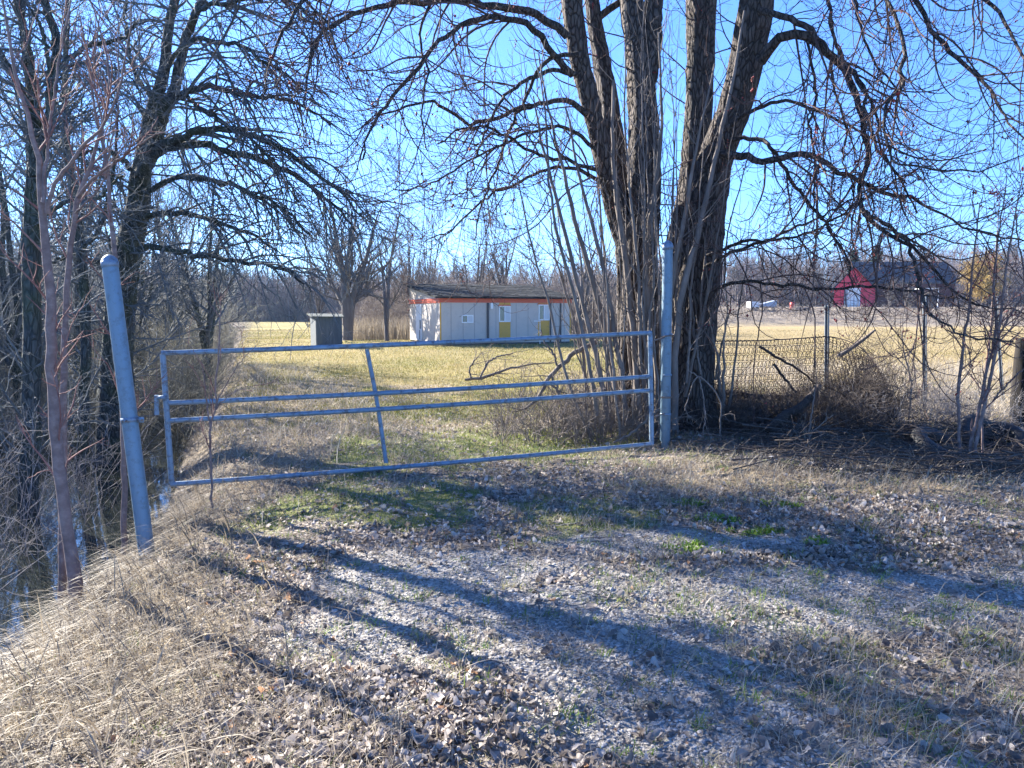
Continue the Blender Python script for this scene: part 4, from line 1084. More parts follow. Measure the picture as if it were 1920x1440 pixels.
# far woods
def far_woods(name, rows, seed, mat, count, Hs, rt=.03):
    rng = np.random.default_rng(seed)
    T = []
    for t in range(5):
        n = 1; p = np.zeros((1, 8, 3)); p[0, :, 2] = np.linspace(0, 1, 8); p[0, 1:, :2] += rng.normal(size=(7, 2)).cumsum(0) * .012
        R = np.linspace(.018, .003, 8)[None]
        A = grow((p, R), 22, 5, .42, rng, (20, 55), (.15, 1), lambda s: .1, .08, .5, .003, .008, .002, .6)
        B = grow(A, 95, 4, .17, rng, (20, 60), (.1, 1), lambda s: .1, .12, .7, .002, .003, .0015, .4)
        m = MB(); m.tubes(p, R, 4); m.tubes(A[0], A[1], 3); m.tubes(B[0], B[1], 3)
        T.append((np.concatenate(m.V), [np.concatenate(m.F).reshape(-1, 4)][0]))
    mb = MB()
    x, y = rows(rng, count)
    z = height(x, y)
    for i in range(count):
        V, F = T[i % 5]; h = rng.uniform(*Hs); a = rng.uniform(0, 6.28); ca, sa = math.cos(a), math.sin(a)
        wd = h * rng.uniform(.9, 1.3)
        VV = np.stack([(V[:, 0] * ca - V[:, 1] * sa) * wd + x[i], (V[:, 0] * sa + V[:, 1] * ca) * wd + y[i], V[:, 2] * h + z[i]], -1)
        mb.add(VV, F, rng.random())
        for q in range(2):
            a = rng.uniform(0, 6.28); h2 = h * rng.uniform(.28, .45); xx = x[i] + rng.uniform(-5, 5); yy = y[i] + rng.uniform(-4, 4)
            V, F = T[(i + q + 1) % 5]; ca, sa = math.cos(a), math.sin(a)
            mb.add(np.stack([(V[:, 0] * ca - V[:, 1] * sa) * h2 * 2.2 + xx, (V[:, 0] * sa + V[:, 1] * ca) * h2 * 2.2 + yy, (V[:, 2] - .25) * h2 * 1.2 + float(height(xx, yy))], -1), F, rng.random())
    tag(mb.build(name, mat), kind='stuff')
M_woods = bark('woodland', (.1, .08, .085), (.17, .14, .14), (.27, .23, .22), .5, 1, .0, .01)
def rowsL(rng, n):
    y = rng.uniform(132, 175, n); x = rng.uniform(-.62, .22, n) * y; return x, y
far_woods('far_woods', rowsL, 301, M_woods, 520, (5, 9.5))
def rowsLd(rng, n):
    y = rng.uniform(128, 150, n); x = rng.uniform(-.5, -.2, n) * y; return x, y
far_woods('woods_beyond_clearing', rowsLd, 305, M_woods, 430, (5, 8.2))
def rowsL2(rng, n):
    u = rng.random(n); y = 62 + u * 75; x = -.38 * y - 4 + rng.uniform(-14, 0, n); return x, y
far_woods('woods_by_track', rowsL2, 302, M_woods, 170, (5, 9))
def rowsM(rng, n):
    y = rng.uniform(75, 120, n); x = rng.uniform(-.2, .16, n) * y; return x, y
far_woods('woods_behind_house', rowsM, 303, M_woods, 300, (3.5, 6.5))
def rowsR(rng, n):
    y = rng.uniform(160, 240, n); x = rng.uniform(.2, .8, n) * y; return x, y
far_woods('woods_behind_barn', rowsR, 304, M_woods, 520, (8, 13))
def conifer(label, px, d, h, seed):
    rng = np.random.default_rng(seed)
    p = W(px, 580, d); p[2] = float(height(p[0], p[1]))
    root = thing('pine_tree', label, 'tree', p, 'dark pines behind the barn')
    MB().tubes(np.array([[p, p + [0, 0, h * .5], p + [0, 0, h]]]), np.array([[.25, .15, .03]]), 6).build('trunk', M_bark_mid, root)
    n = 2600; t = rng.random(n) ** .7; z = h * (.12 + .88 * t); r = h * .24 * (1 - t) * rng.random(n) ** .5 * rng.uniform(.6, 1.1, n) + .05; a = rng.uniform(0, 6.28, n)
    c = np.stack([p[0] + r * np.cos(a), p[1] + r * np.sin(a), p[2] + z], -1)
    v = rng.normal(size=(n, 3, 3)) * .28 + c[:, None]
    mb = MB(); mb.add(v.reshape(-1, 3), np.arange(n * 3).reshape(-1, 3), np.repeat(rng.random(n), 3)); mb.build('crown', M_pine, root, smooth=False)
M_pine = rndmat('pine_needles', [(0, (.02, .04, .02)), (1, (.06, .09, .04))], .7)
for i, (px, d, h, lb) in enumerate([(1598, 150, 10.6, 'dark pine just above the red gable'), (1640, 155, 11.6, 'dark pine right of the red gable peak')]):
    conifer(lb, px, d, h, 400 + i)

# ------------------------------------------------------------------ gate and posts
M_post = painted('galvanised_post', (.16, .25, .33), .5, .25, .22, 3.5, .45, (.1, .12, .13), .45)  # galvanised grey, with the flare's blue veil mixed into the colour
M_gate = painted('galvanised_gate', (.19, .27, .36), .5, .25, .35, 3.5, .45, (.09, .075, .065), .75, (1, 1, 1), .3)  # blue of the base colour imitates flare veil; the stains are real
M_rusty = painted('rusty_steel', (.2, .17, .15), .7, .3, .3, 12, .4, (.14, .07, .04), .7)

def straight(p, q, r, n=2):
    t = np.linspace(0, 1, n)[:, None]
    P = np.asarray(p)[None] * (1 - t) + np.asarray(q)[None] * t
    return P[None], np.full((1, n), r)

def lathe_along(p, q, prof, k=24):
    """prof: list of (distance along from p, radius)"""
    p = np.asarray(p, float); q = np.asarray(q, float); d = (q - p) / np.linalg.norm(q - p)
    P = np.array([p + d * a for a, _ in prof])[None]; R = np.array([b for _, b in prof])[None]
    return P, R

def tube_exact(mb, p, q, prof, k=24):
    P, R = lathe_along(p, q, prof)
    mb.tubes(P, R, k)
    return mb

# leaning post (left)
b0 = np.array([*W(275, 1036, 5.62)]); t0 = W(204, 480, 5.75)
b0d = b0 - (t0 - b0) * .12
Lp = float(np.linalg.norm(t0 - b0d))
root = thing('gate_post', 'leaning round metal post with domed cap on the left bank', 'post', b0, 'round metal gate posts')
m = MB(); tube_exact(m, b0d, t0, [(0, .0565), (Lp * .3, .0565), (Lp * .6, .0565), (Lp - .08, .0565)]); m.build('shaft', M_post, root)
m = MB(); tube_exact(m, b0d, t0, [(Lp - .085, .0565), (Lp - .085, .061), (Lp - .045, .0615), (Lp - .043, .059), (Lp - .02, .052), (Lp - .002, .034), (Lp + .01, .012), (Lp + .012, .0005)]); m.build('cap', M_gate, root)
dirp = (t0 - b0d) / Lp
cl = W(243, 787, 5.68)
m = MB(); tube_exact(m, cl - dirp * .018, cl + dirp * .018, [(0, .057), (0, .062), (.036, .062), (.036, .057)])
m.box(cl + np.array([.082, -.005, 0]), (.05, .012, .04)); m.box(cl + np.array([-.01, -.067, .0]), (.03, .012, .026))
br = m.build('latch_clamp', M_gate, root)
for dx in (-.012, .012):
    m = MB(); m.tubes(*straight(cl + np.array([dx - .002, -.06, 0]), cl + np.array([dx - .002, -.082, 0]), .006), 6, cap=True); m.build('bolt', M_rusty, br)
m = MB(); m.tubes(*straight(cl + np.array([.1, -.005, 0]), cl + np.array([.1, -.03, 0]), .008), 6, cap=True); m.build('bolt', M_rusty, br)
def ring(mb, c, r, rr, tilt=0, n=24, k=6):
    a = np.linspace(0, 2 * math.pi, n); P = np.stack([c[0] + r * np.cos(a), c[1] + r * np.sin(a), c[2] + tilt * np.cos(a)], -1)
    mb.tubes(P[None], np.full((1, n), rr), k)

# right post
rb = W(1247, 838, 8.55); rt_ = W(1247, 451, 8.6); rb[2] = float(height(rb[0], rb[1])) - .0
Lr = float(rt_[2] - rb[2] + .25); rbd = rb - np.array([0, 0, .25]); rt_[:2] = rb[:2] + np.array([-.012, 0])
root = thing('gate_post', 'upright round metal post carrying the gate hinges beside the maple', 'post', rb, 'round metal gate posts')
m = MB(); tube_exact(m, rbd, rt_, [(0, .04), (.34, .04), (.36, .057), (Lr * .6, .0565), (Lr - .1, .0565)]); m.build('shaft', M_post, root)
m = MB(); tube_exact(m, rbd, rt_, [(Lr - .105, .0565), (Lr - .105, .061), (Lr - .06, .0615), (Lr - .058, .059), (Lr - .035, .05), (Lr - .012, .028), (Lr - .003, .008), (Lr, .0005)]); m.build('cap', M_gate, root)
for pyy in (627, 703, 744, 776):
    c = W(1247, pyy, 8.57); c[:2] = rb[:2]
    m = MB(); tube_exact(m, c - [0, 0, .011], c + [0, 0, .011], [(0, .0568), (0, .0605), (.022, .0605), (.022, .0568)])
    m.build('hinge_band', M_rusty if pyy == 744 else M_gate, root)
c = W(1247, 629, 8.57); c[:2] = rb[:2]
m = MB(); ring(m, c + [.012, 0, 0], .072, .007, .01); m.build('wire_loop', M_rusty, root)

# the gate
gl_t = W(305, 662, 7.07); gl_b = W(322, 908, 7.07)
gr_t = W(1219, 624, 8.3); gr_b = W(1222, 832, 8.3)
root = thing('farm_gate', 'sagging long tubular metal gate with four rails across the track', 'gate', gr_b)
def gp(u, v):   # u 0 left..1 right, v 0 top..1 bottom
    return (gl_t * (1 - u) + gr_t * u) * (1 - v) + (gl_b * (1 - u) + gr_b * u) * v
def sagged(u0, v0, u1, v1, r, n=24, sag=.012, name='rail', k=12):
    t = np.linspace(0, 1, n); P = np.array([gp(u0 + (u1 - u0) * a, v0 + (v1 - v0) * a) for a in t])
    P[:, 2] -= sag * np.sin(t * math.pi)
    R = np.full((1, n), r)
    MB().tubes(P[None], R, k, cap=True).build(name, M_gate, root)
fl = lambda py, top, bot: (py - top) / (bot - top)
rails = [(0, 0), (fl(755, 662, 908), fl(705, 624, 832)), (fl(788, 662, 908), fl(731, 624, 832)), (1, 1)]
for i, (a, b_) in enumerate(rails):
    sagged(-.002 if i in (0, 3) else .004, a, 1.003 if i in (0, 3) else .997, b_, .0235, sag=.02 if i else .012)
sagged(0, 0.01, 0, .99, .026, 6, 0, 'end_stile'); sagged(1, 0.01, 1, .99, .026, 6, 0, 'end_stile')
# slanting middle brace
pm_t = W(688, 655, 7.6); pm_m = W(708, 760, 7.62); pm_b = W(724, 868, 7.6)
cc = catmull(np.array([[*pm_t, .021], [*pm_m, .021], [*pm_b, .021]]), 10)
MB().tubes(cc[None, :, :3], cc[None, :, 3], 12, cap=True).build('brace', M_gate, root)
m = MB(); p = W(303, 745, 7.05)
m.tubes(*straight(p + [-.06, 0, 0], p + [.03, 0, 0], .018), 8, cap=True); m.tubes(*straight(p + [-.05, -.0, -.16], p + [-.045, 0, .02], .022), 8, cap=True)
m.box(p + np.array([.01, 0, 0]), (.075, .07, .03)); m.build('latch', M_gate, root)
for u, py_ in ((1, 640), (1, 783)):
    p = W(1222, py_, 8.3); q = W(1247, py_ - 8, 8.52)
    m = MB(); m.tubes(*straight(p, q, .009), 8, cap=True); m.build('hinge_pin', M_rusty, root)

# ------------------------------------------------------------------ thin metal fence posts, wood post
M_tpost = painted('grey_fence_post', (.17, .19, .21), .5, .4, .15, 9, .5, (.15, .12, .1), .4)
def tpost(px0, py0, px1, py1, Y, label, w=.05, foot=.25):
    b = W(px0, py0, Y); t = W(px1, py1, Y); z = float(height(b[0], b[1])); d = (t - b) / np.linalg.norm(t - b)
    b = b + d * ((z - b[2]) / d[2]) - d * foot * .5
    root = thing('fence_post', label, 'post', b, 'thin metal fence posts')
    L = float(np.linalg.norm(t - b)); ax = np.array([1., 0, 0]); ay = np.cross(d, ax); ay /= np.linalg.norm(ay); ax = np.cross(ay, d)
    R = np.stack([ax, ay, d], 1); c = (b + t) / 2
    m = MB(); m.box(c, (w, .005, L), R); m.box(c + ay * -.018, (.006, .032, L * .998), R)
    m.box(c + ax * (w / 2 - .003) + ay * .010, (.005, .016, L * .996), R); m.box(c - ax * (w / 2 - .003) + ay * .010, (.005, .016, L * .996), R)
    m.build('profile', M_tpost, root, smooth=False)
tpost(1549, 800, 1551, 572, 10.75, 'metal post holding the end of the rusty wire panel', .06)
tpost(1735, 788, 1734, 556, 11.6, 'straight metal post standing alone in the dry grass', .055)
tpost(1882, 762, 1867, 556, 12.2, 'metal post leaning left behind the right saplings', .05)
M_wood = bark('weathered_wood', (.008, .007, .007), (.015, .013, .012), (.04, .028, .02), 6, .06, .8, .02)
wb = W(1911, 822, 9.9); wt = W(1913, 636, 9.9)
wb[2] = float(height(wb[0], wb[1])) - .2
root = thing('wooden_post', 'thick dark weathered wooden post at the right edge', 'post', wb)
m = MB(); q = catmull(np.array([[*wb, .125], [wb[0], wb[1], (wb[2] + wt[2]) / 2, .118], [wb[0] + .01, wb[1], wt[2], .112]]), 30)
m.tubes(q[None, :, :3], q[None, :, 3], 22, .1, ridge=ridged(5, .1, .05), cap=True); m.build('shaft', M_wood, root)
m = MB(); m.tubes(*straight([wb[0] + .01, wb[1], wt[2] - .005], [wb[0] + .01, wb[1], wt[2] + .012], .1), 16, cap=True); m.build('sawn_top', M_wood, root)

# ------------------------------------------------------------------ looped wire panel
M_wire = painted('rusty_wire', (.07, .055, .05), .75, .2, .3, 20, .3, (.12, .06, .03), .5)
def wire_panel():
    A0 = W(1325, 640, 10.3); A1 = W(1549, 631, 10.75)
    zb = lambda p: float(height(p[0], p[1])) + .02
    rng = np.random.default_rng(9)
    root = thing('wire_panel', 'rusty looped wire fence panel stretched between maple trunk and metal post', 'fence', (A0 + A1) / 2 * [1, 1, 0])
    nrow = 11
    def loops(curve, r, amp, turns, n, tilt, ph=0):
        t = np.linspace(0, 1, n); P = curve(t)
        T = np.gradient(P, axis=0); T /= np.linalg.norm(T, axis=1, keepdims=True)
        up = np.array([0, 0, 1.]) - T * T[:, 2:3]; up /= np.linalg.norm(up, axis=1, keepdims=True)
        out = np.cross(T, up)
        a = t * turns * 2 * math.pi + ph
        return P + T * (amp * .55 * np.sin(a))[:, None] + up * (amp * np.cos(a))[:, None] + out * (.012 * np.sin(a + 1))[:, None]
    H = A0[2] - zb(A0)
    def row(v, wob):
        def f(t):
            P = A0[None] * (1 - t[:, None]) + A1[None] * t[:, None]
            P = P.copy(); P[:, 2] += .0 - v * (H - .03) + wob * np.sin(t * 7 + v * 9) - .018 * np.sin(t * math.pi); P[:, 1] += .02 * np.sin(t * 11 + v * 5)
            return P
        return f
    m = MB()
    for k in range(nrow):
        v = (k + .35) / nrow
        P = loops(row(v, .004), .002, .042, 30, 30 * 12, 0, rng.uniform(0, 6)); m.tubes(P[None], np.full((1, len(P)), .0043), 4)
        P = row(v + .033, .003)(np.linspace(0, 1, 20)); m.tubes(P[None], np.full((1, 20), .0028), 4)
    m.build('loop_mesh', M_wire, root)
    m = MB(); P = row(0, 0)(np.linspace(0, 1, 20)); m.tubes(P[None], np.full((1, 20), .0085), 6)
    m.build('top_wire', M_wire, root)
    m = MB()
    for s_ in (.90,):
        q = A0 * (1 - s_) + A1 * s_; m.tubes(*straight(q + [0, -.02, .02], q * [1, 1, 0] + [0, -.02, zb(q)], .010), 6)
    m.build('edge_bar', M_wire, root)
    # collapsed part to the right
    C0 = A1 + [.03, -.02, 0]
    tops = np.array([C0, W(1600, 645, 10.4), W(1630, 664, 10.2), W(1654, 712, 10.0), W(1674, 790, 9.9)])
    root2 = thing('wire_panel', 'collapsed rusty wire fence end slumping right of its post into the weeds', 'fence', C0 * [1, 1, 0])
    tc = catmull(np.hstack([tops, np.ones((5, 1))]), 60)[:, :3]
    m = MB()
    for k in range(17):
        v = k / 17.
        def f(t, v=v):
            i = t * 59; i0 = np.clip(i.astype(int), 0, 58); w = (i - i0)[:, None]
            P = tc[i0] * (1 - w) + tc[i0 + 1] * w
            zb_ = height(P[:, 0], P[:, 1]) + .02
            P = P.copy(); P[:, 2] = P[:, 2] + (zb_ - P[:, 2]) * (v ** 1.1) + .02 * np.sin(t * 9 + v * 20)
            P[:, 0] -= .05 * v * t; P[:, 1] += .06 * np.sin(v * 9 + t * 6)
            return P
        if k: 
            P = loops(f, .002, .04, 26, 26 * 11, 0, rng.uniform(0, 6)); m.tubes(P[None], np.full((1, len(P)), .0042), 4)
        else:
            P = f(np.linspace(0, 1, 40)); top = P
        P2 = f(np.linspace(0, 1, 30)); m.tubes(P2[None], np.full((1, 30), .0028), 4)
    m.build('loop_mesh', M_wire, root2)
    MB().tubes(top[None], np.full((1, len(top)), .008), 6).build('top_wire', M_wire, root2)
wire_panel()
# log jammed in the panel
M_log = bark('dead_log', (.02, .015, .015), (.045, .035, .03), (.1, .08, .07), 9, .3, .9, .02)
P, R = limb([(1436, 808, 17), (1468, 782, 18), (1500, 765, 17), (1522, 742, 15), (1536, 724, 11)], 9.0, 9.6, n=24)
m = MB(); m.tubes(P[None], R[None], 14, .2, ridge=ridged(3), cap=True); tag(m.build('fallen_log', M_log), 'thick black dead log slanting up against the wire panel', 'log')
P, R = limb([(1572, 668, 9), (1600, 650, 8), (1622, 634, 7), (1640, 619, 4)], 10.45, 10.2, n=12)
m = MB(); m.tubes(P[None], R[None], 8, .5, cap=True); tag(m.build('broken_stick', M_sucker), 'pale broken stick poking out over the collapsed wire', 'stick')
for lb, sp, d0, d1 in [
    ('thin black branch slanting across the wire panel', [(1424, 650, 5), (1460, 672, 5), (1500, 695, 4), (1530, 720, 3)], 10.2, 10.3),
    ('second dark branch crossing the wire panel down to the log', [(1450, 682, 5), (1475, 715, 5), (1500, 745, 4)], 10.1, 10.0),
    ('dark limb lying level behind the lower wire panel', [(1335, 735, 12), (1380, 738, 12), (1430, 745, 10), (1485, 742, 7)], 10.5, 10.5)]:
    P, R = limb(sp, d0, d1, n=12, jit=.004, rng=np.random.default_rng(4)); m = MB(); m.tubes(P[None], R[None], 7, .2)
    tag(m.build('dead_branch', M_log), lb, 'branch', 'dead branches caught in the wire panel')

# ------------------------------------------------------------------ litter: tyres, stone
M_rubber = painted('old_rubber', (.018, .018, .02), .6, 0, .3, 8, .5, (.1, .09, .08), .3)
def tyre(px, py, Y, label, R0=.3, r0=.11, tilt=(0, 0), sink=.1):
    p = W(px, py, Y); p[2] = float(height(p[0], p[1])) + .03
    root = thing('old_tyre', label, 'tyre', p, 'black tyres dumped in the right ditch')
    prof = [(-1, .0), (-.95, .55), (-.6, .92), (0, 1.), (.6, .92), (.95, .55), (1, 0), (.7, -.35), (-.7, -.35)]
    n = 40; a = np.arange(n) * 2 * math.pi / n; V = []
    import mathutils
    Rm = np.array(mathutils.Euler((tilt[0], tilt[1], .3)).to_matrix())
    for i in range(n):
        for w_, h_ in prof:
            rr = R0 - r0 + h_ * r0 + (.006 if (i % 2 and h_ > .8) else 0)
            V.append([rr * math.cos(a[i]), rr * math.sin(a[i]), w_ * r0 * .9])
    V = np.array(V) @ Rm.T + p
    k = len(prof); F = [[i * k + j, ((i + 1) % n) * k + j, ((i + 1) % n) * k + (j + 1) % k, i * k + (j + 1) % k] for i in range(n) for j in range(k)]
    m = MB(); m.add(V, F); m.build('casing', M_rubber, root)
tyre(1760, 815, 8.9, 'black tyre lying half buried left of the sapling clump', .33, .12, (.5, .2))
tyre(1836, 800, 9.3, 'black tyre leaning up behind the sapling clump', .3, .11, (1.1, .1))
tyre(1874, 806, 9.2, 'black tyre lying nearest the wooden post', .3, .12, (.35, -.5))
def rock(px, py, Y, s, label, mat):
    rng = np.random.default_rng(int(px)); bpy_bm = __import__('bmesh').new()
    __import__('bmesh').ops.create_icosphere(bpy_bm, subdivisions=2, radius=1)
    V = np.array([v.co[:] for v in bpy_bm.verts]); F = np.array([[v.index for v in f.verts] for f in bpy_bm.faces])
    V *= (1 + .25 * rng.normal(size=(len(V), 1)) * .5); p = W(px, py, Y); p[2] = float(height(p[0], p[1])) + s * .35
    m = MB(); m.add(V * np.array([s, s * .8, s * .75]) + p, F); o = m.build('stone', mat, smooth=False); tag(o, label, 'stone')
M_pale = painted('pale_stone', (.55, .53, .5), .8, 0, .15, 20, .3, (.3, .25, .2), .4)
rock(1446, 866, 7.6, .06, 'pale lump of stone in the shade below the wire panel', M_pale)

# fallen branches
M_fallen = bark('fallen_twig', (.07, .055, .045), (.14, .115, .1), (.26, .22, .19), 9, .5, .3, .005)
def fallen(label, specs, seed, nA=20, nB=50, LA=.5, mat=None, trop=0.):
    rng = np.random.default_rng(seed); Ps = []; Rs = []
    for sp, y0, y1 in specs:
        P, R = limb(sp, y0, y1, n=24, jit=.008, rng=rng); Ps.append(P[None]); Rs.append(R[None])
    T = (np.concatenate(Ps), np.concatenate(Rs))
    root = thing('fallen_branch', label, 'branch', T[0][0, 0])
    MB().tubes(T[0], T[1], 8, .3).build('limb', mat or M_fallen, root)
    if nA:
        A = grow(T, nA, 9, LA, rng, (20, 50), (.15, 1), lambda s: trop, .1, .6, .003, .008, .002, .3)
        B = grow(A, nB, 6, LA * .5, rng, (20, 50), (.2, 1), lambda s: trop, .12, .7, .0025, .004, .0018, .3)
        for q in (A, B):
            hz = height(q[0][..., 0], q[0][..., 1]) + .004; q[0][..., 2] = np.maximum(q[0][..., 2], hz)
        m = MB(); add_all(m, [A, B], [4, 3], rng); m.build('twig', mat or M_fallen, root)
fallen('fan shaped fallen branch lying on the mown grass before the house', [
    ([(872, 712, 5), (905, 708, 6), (930, 700, 5), (960, 690, 4), (1000, 682, 3), (1040, 680, 2)], 17.0, 17.2),
    ([(900, 709, 4), (915, 680, 4), (935, 668, 3), (962, 662, 2)], 17.0, 17.6),
    ([(885, 711, 4), (880, 690, 3), (896, 668, 2)], 17.0, 17.1)], 501, 24, 60, .7)
fallen('bent grey limb hanging down from the shoots behind the gate', [
    ([(1118, 640, 9), (1100, 650, 9), (1080, 660, 9), (1062, 675, 9), (1046, 690, 8), (1032, 706, 8), (1020, 728, 7), (1004, 750, 6), (985, 765, 4), (960, 772, 2)], 9.6, 9.4),
    ([(1035, 705, 5), (1045, 730, 4), (1050, 760, 3), (1046, 790, 2)], 9.5, 9.4),
    ([(1046, 690, 4), (1036, 660, 4), (1020, 640, 3), (1014, 618, 2)], 9.5, 9.5),
    ([(1030, 715, 5), (1060, 745, 4), (1110, 760, 3)], 9.5, 9.4)], 503, 14, 30, .4)
fallen('long thin stick lying across the pale gravel on the right', [
    ([(1290, 1052, 5), (1360, 1046, 6), (1420, 1042, 6), (1490, 1045, 6), (1550, 1052, 5), (1600, 1058, 3)], 4.93, 4.9)], 505, 4, 4, .2, mat=M_log)
fallen('thin bleached stick with side twigs lying on the green patch', [
    ([(815, 975, 3), (860, 985, 4), (900, 993, 4), (960, 992, 4), (1020, 990, 4), (1080, 988, 3), (1120, 970, 2)], 5.75, 5.65),
    ([(1000, 990, 3), (1020, 1005, 2), (1030, 1020, 2)], 5.7, 5.5)], 507, 6, 6, .25, mat=M_straw)
fallen('short dark stick on the gravel left of centre', [([(965, 1115, 4), (1000, 1118, 4), (1060, 1118, 4), (1108, 1115, 3)], 4.35, 4.35)], 509, 2, 2, .1, mat=M_log)
fallen('curved pale stick leaning by the gate post foot', [([(1150, 830, 4), (1180, 815, 5), (1200, 800, 6), (1225, 775, 6), (1250, 760, 5)], 8.6, 9.0)], 511, 0)
fallen('dark stick on the leaf litter at the right', [([(1650, 1015, 6), (1665, 1000, 6), (1675, 992, 5)], 5.5, 5.6)], 513, 3, 3, .15, mat=M_log)
# brush pile of cut branches on the right
def brush_pile():
    rng = np.random.default_rng(61); n = 330
    x = rng.uniform(2.6, 7.6, n); y = rng.uniform(6.9, 9.4, n)
    a = rng.normal(size=n) * .5 + rng.choice([-.35, .2, 2.9], n)
    L = rng.uniform(.6, 2.2, n); m_ = 9; t = np.linspace(-.5, .5, m_)
    bend = rng.normal(size=n) * .12
    P = np.zeros((n, m_, 3))
    P[..., 0] = x[:, None] + np.cos(a)[:, None] * t * L[:, None] - np.sin(a)[:, None] * bend[:, None] * (t ** 2 * 4)
    P[..., 1] = y[:, None] + np.sin(a)[:, None] * t * L[:, None] * .6 + np.cos(a)[:, None] * bend[:, None] * (t ** 2 * 4)
    P[..., 2] = height(P[..., 0], P[..., 1]) + rng.uniform(.01, .2, n)[:, None] + (rng.normal(size=n) * .12)[:, None] * t
    P[..., 2] = np.maximum(P[..., 2], height(P[..., 0], P[..., 1]) + .006)
    R = rng.uniform(.003, .011, n)[:, None] * (1 - .4 * (t + .5))[None]
    B = grow((P, R), 1500, 7, .5, rng, (15, 50), (.1, 1), lambda s: -.05, .12, .6, .002, .005, .0015, .3)
    B[0][..., 2] = np.maximum(B[0][..., 2], height(B[0][..., 0], B[0][..., 1]) + .004)
    m = MB(); add_all(m, [(P, R), B], [5, 3], rng)
    tag(m.build('brush_pile', M_darkbrush), kind='stuff')  # dark brush colour partly stands in for the trunk shadow lying here
brush_pile()
# loose twigs scattered over the drive
def loose_twigs():
    rng = np.random.default_rng(63); n = 900
    x, y = scatter(n, 1.9, 9, rng); a = rng.uniform(0, 6.28, n); L = rng.uniform(.06, .35, n); t = np.linspace(-.5, .5, 6)
    P = np.zeros((n, 6, 3)); bend = rng.normal(size=n) * .06
    P[..., 0] = x[:, None] + np.cos(a)[:, None] * t * L[:, None] - np.sin(a)[:, None] * bend[:, None] * (t ** 2 * 4)
    P[..., 1] = y[:, None] + np.sin(a)[:, None] * t * L[:, None] + np.cos(a)[:, None] * bend[:, None] * (t ** 2 * 4)
    P[..., 2] = height(P[..., 0], P[..., 1]) + rng.uniform(.008, .025, n)[:, None]
    R = rng.uniform(.001, .0028, n)[:, None] * np.ones(6)
    m = MB(); m.tubes(P, R, 4, rng.random(n)); tag(m.build('loose_twigs', M_fallen), kind='stuff')
loose_twigs()
# bright green weed patches
def weed(px, py, Y, rx, ry, label, seed):
    rng = np.random.default_rng(seed); c = W(px, py, Y); n = int(1500 * rx * ry * 70)
    kc = rng.normal(size=(9, 2)) * [rx * .75, ry * .9]; q = rng.integers(0, 9, n); sp_ = rng.uniform(.12, .4, 9)[q]
    x = c[0] + kc[q, 0] + rng.normal(size=n) * rx * sp_; y = c[1] + kc[q, 1] + rng.normal(size=n) * ry * sp_
    h = rng.uniform(.02, .06, n)
    P, Wd, sd = blades(x, y, h, rng.uniform(.003, .006, n), rng, 1.3, 3, .5)
    Wd = np.stack([Wd[:, 0] * .5, Wd[:, 0] * 1.1, Wd[:, 0] * 1.2, Wd[:, 0] * .2], 1)
    m = MB(); m.ribbons(P, Wd, sd, rng.random(n)); o = m.build('weed_patch', M_weed); tag(o, label, 'weeds', 'bright green weed patches on the litter')
for i, (px, py, rx, ry, lb) in enumerate([(1440, 998, .12, .07, 'largest bright green weed patch on the leaves'), (1524, 1018, .06, .05, 'small round green weed patch right of the largest'), (1293, 1034, .12, .08, 'green weed patch at the edge of the tree shadow'), (1340, 975, .1, .06, 'low green weed patch above the gravel'), (1462, 945, .09, .07, 'green weed patch at the foot of the straw tussocks'), (1288, 945, .1, .07, 'green weed patch nearest the right gate post'), (1370, 978, .06, .04, 'tiny green weed patch between two larger ones')]):
    p = G(px, py); weed(px, py, p[1], rx, ry, lb, 600 + i)

# ------------------------------------------------------------------ the house
M_wall = painted('beige_panel', (.53, .475, .41), .6, 0, .1, .8, .3, (.3, .28, .25), .2)
M_trim = painted('red_trim', (.6, .11, .05), .5, 0, .12, 2, .4, (.2, .05, .04), .2)
M_yel = painted('mustard_panel', (.62, .33, .055), .55, 0, .1, 2, .4, (.3, .2, .08), .2)
M_white = painted('white_frame', (.8, .8, .78), .45, 0, .04, 2, .5, (.5, .5, .48), .15)
M_darkpipe = painted('dark_pipe', (.05, .05, .055), .5, 0, .2, 3, .4)
M_roof = painted('dark_shingle', (.022, .023, .024), .9, 0, .5, 5, .1, (.07, .075, .06), .5, (1, 1, 1), .5)
M_curtain = painted('pale_curtain', (.62, .62, .6), .9, 0, .08, 6, .1, (.4, .4, .4), .2, (6, 6, .2))
mg, nt, b, _ = newmat('dark_glass'); b.inputs['Base Color'].default_value = (.03, .04, .05, 1); b.inputs['Roughness'].default_value = .06; b.inputs['Specular IOR Level'].default_value = .8
M_glass = mg
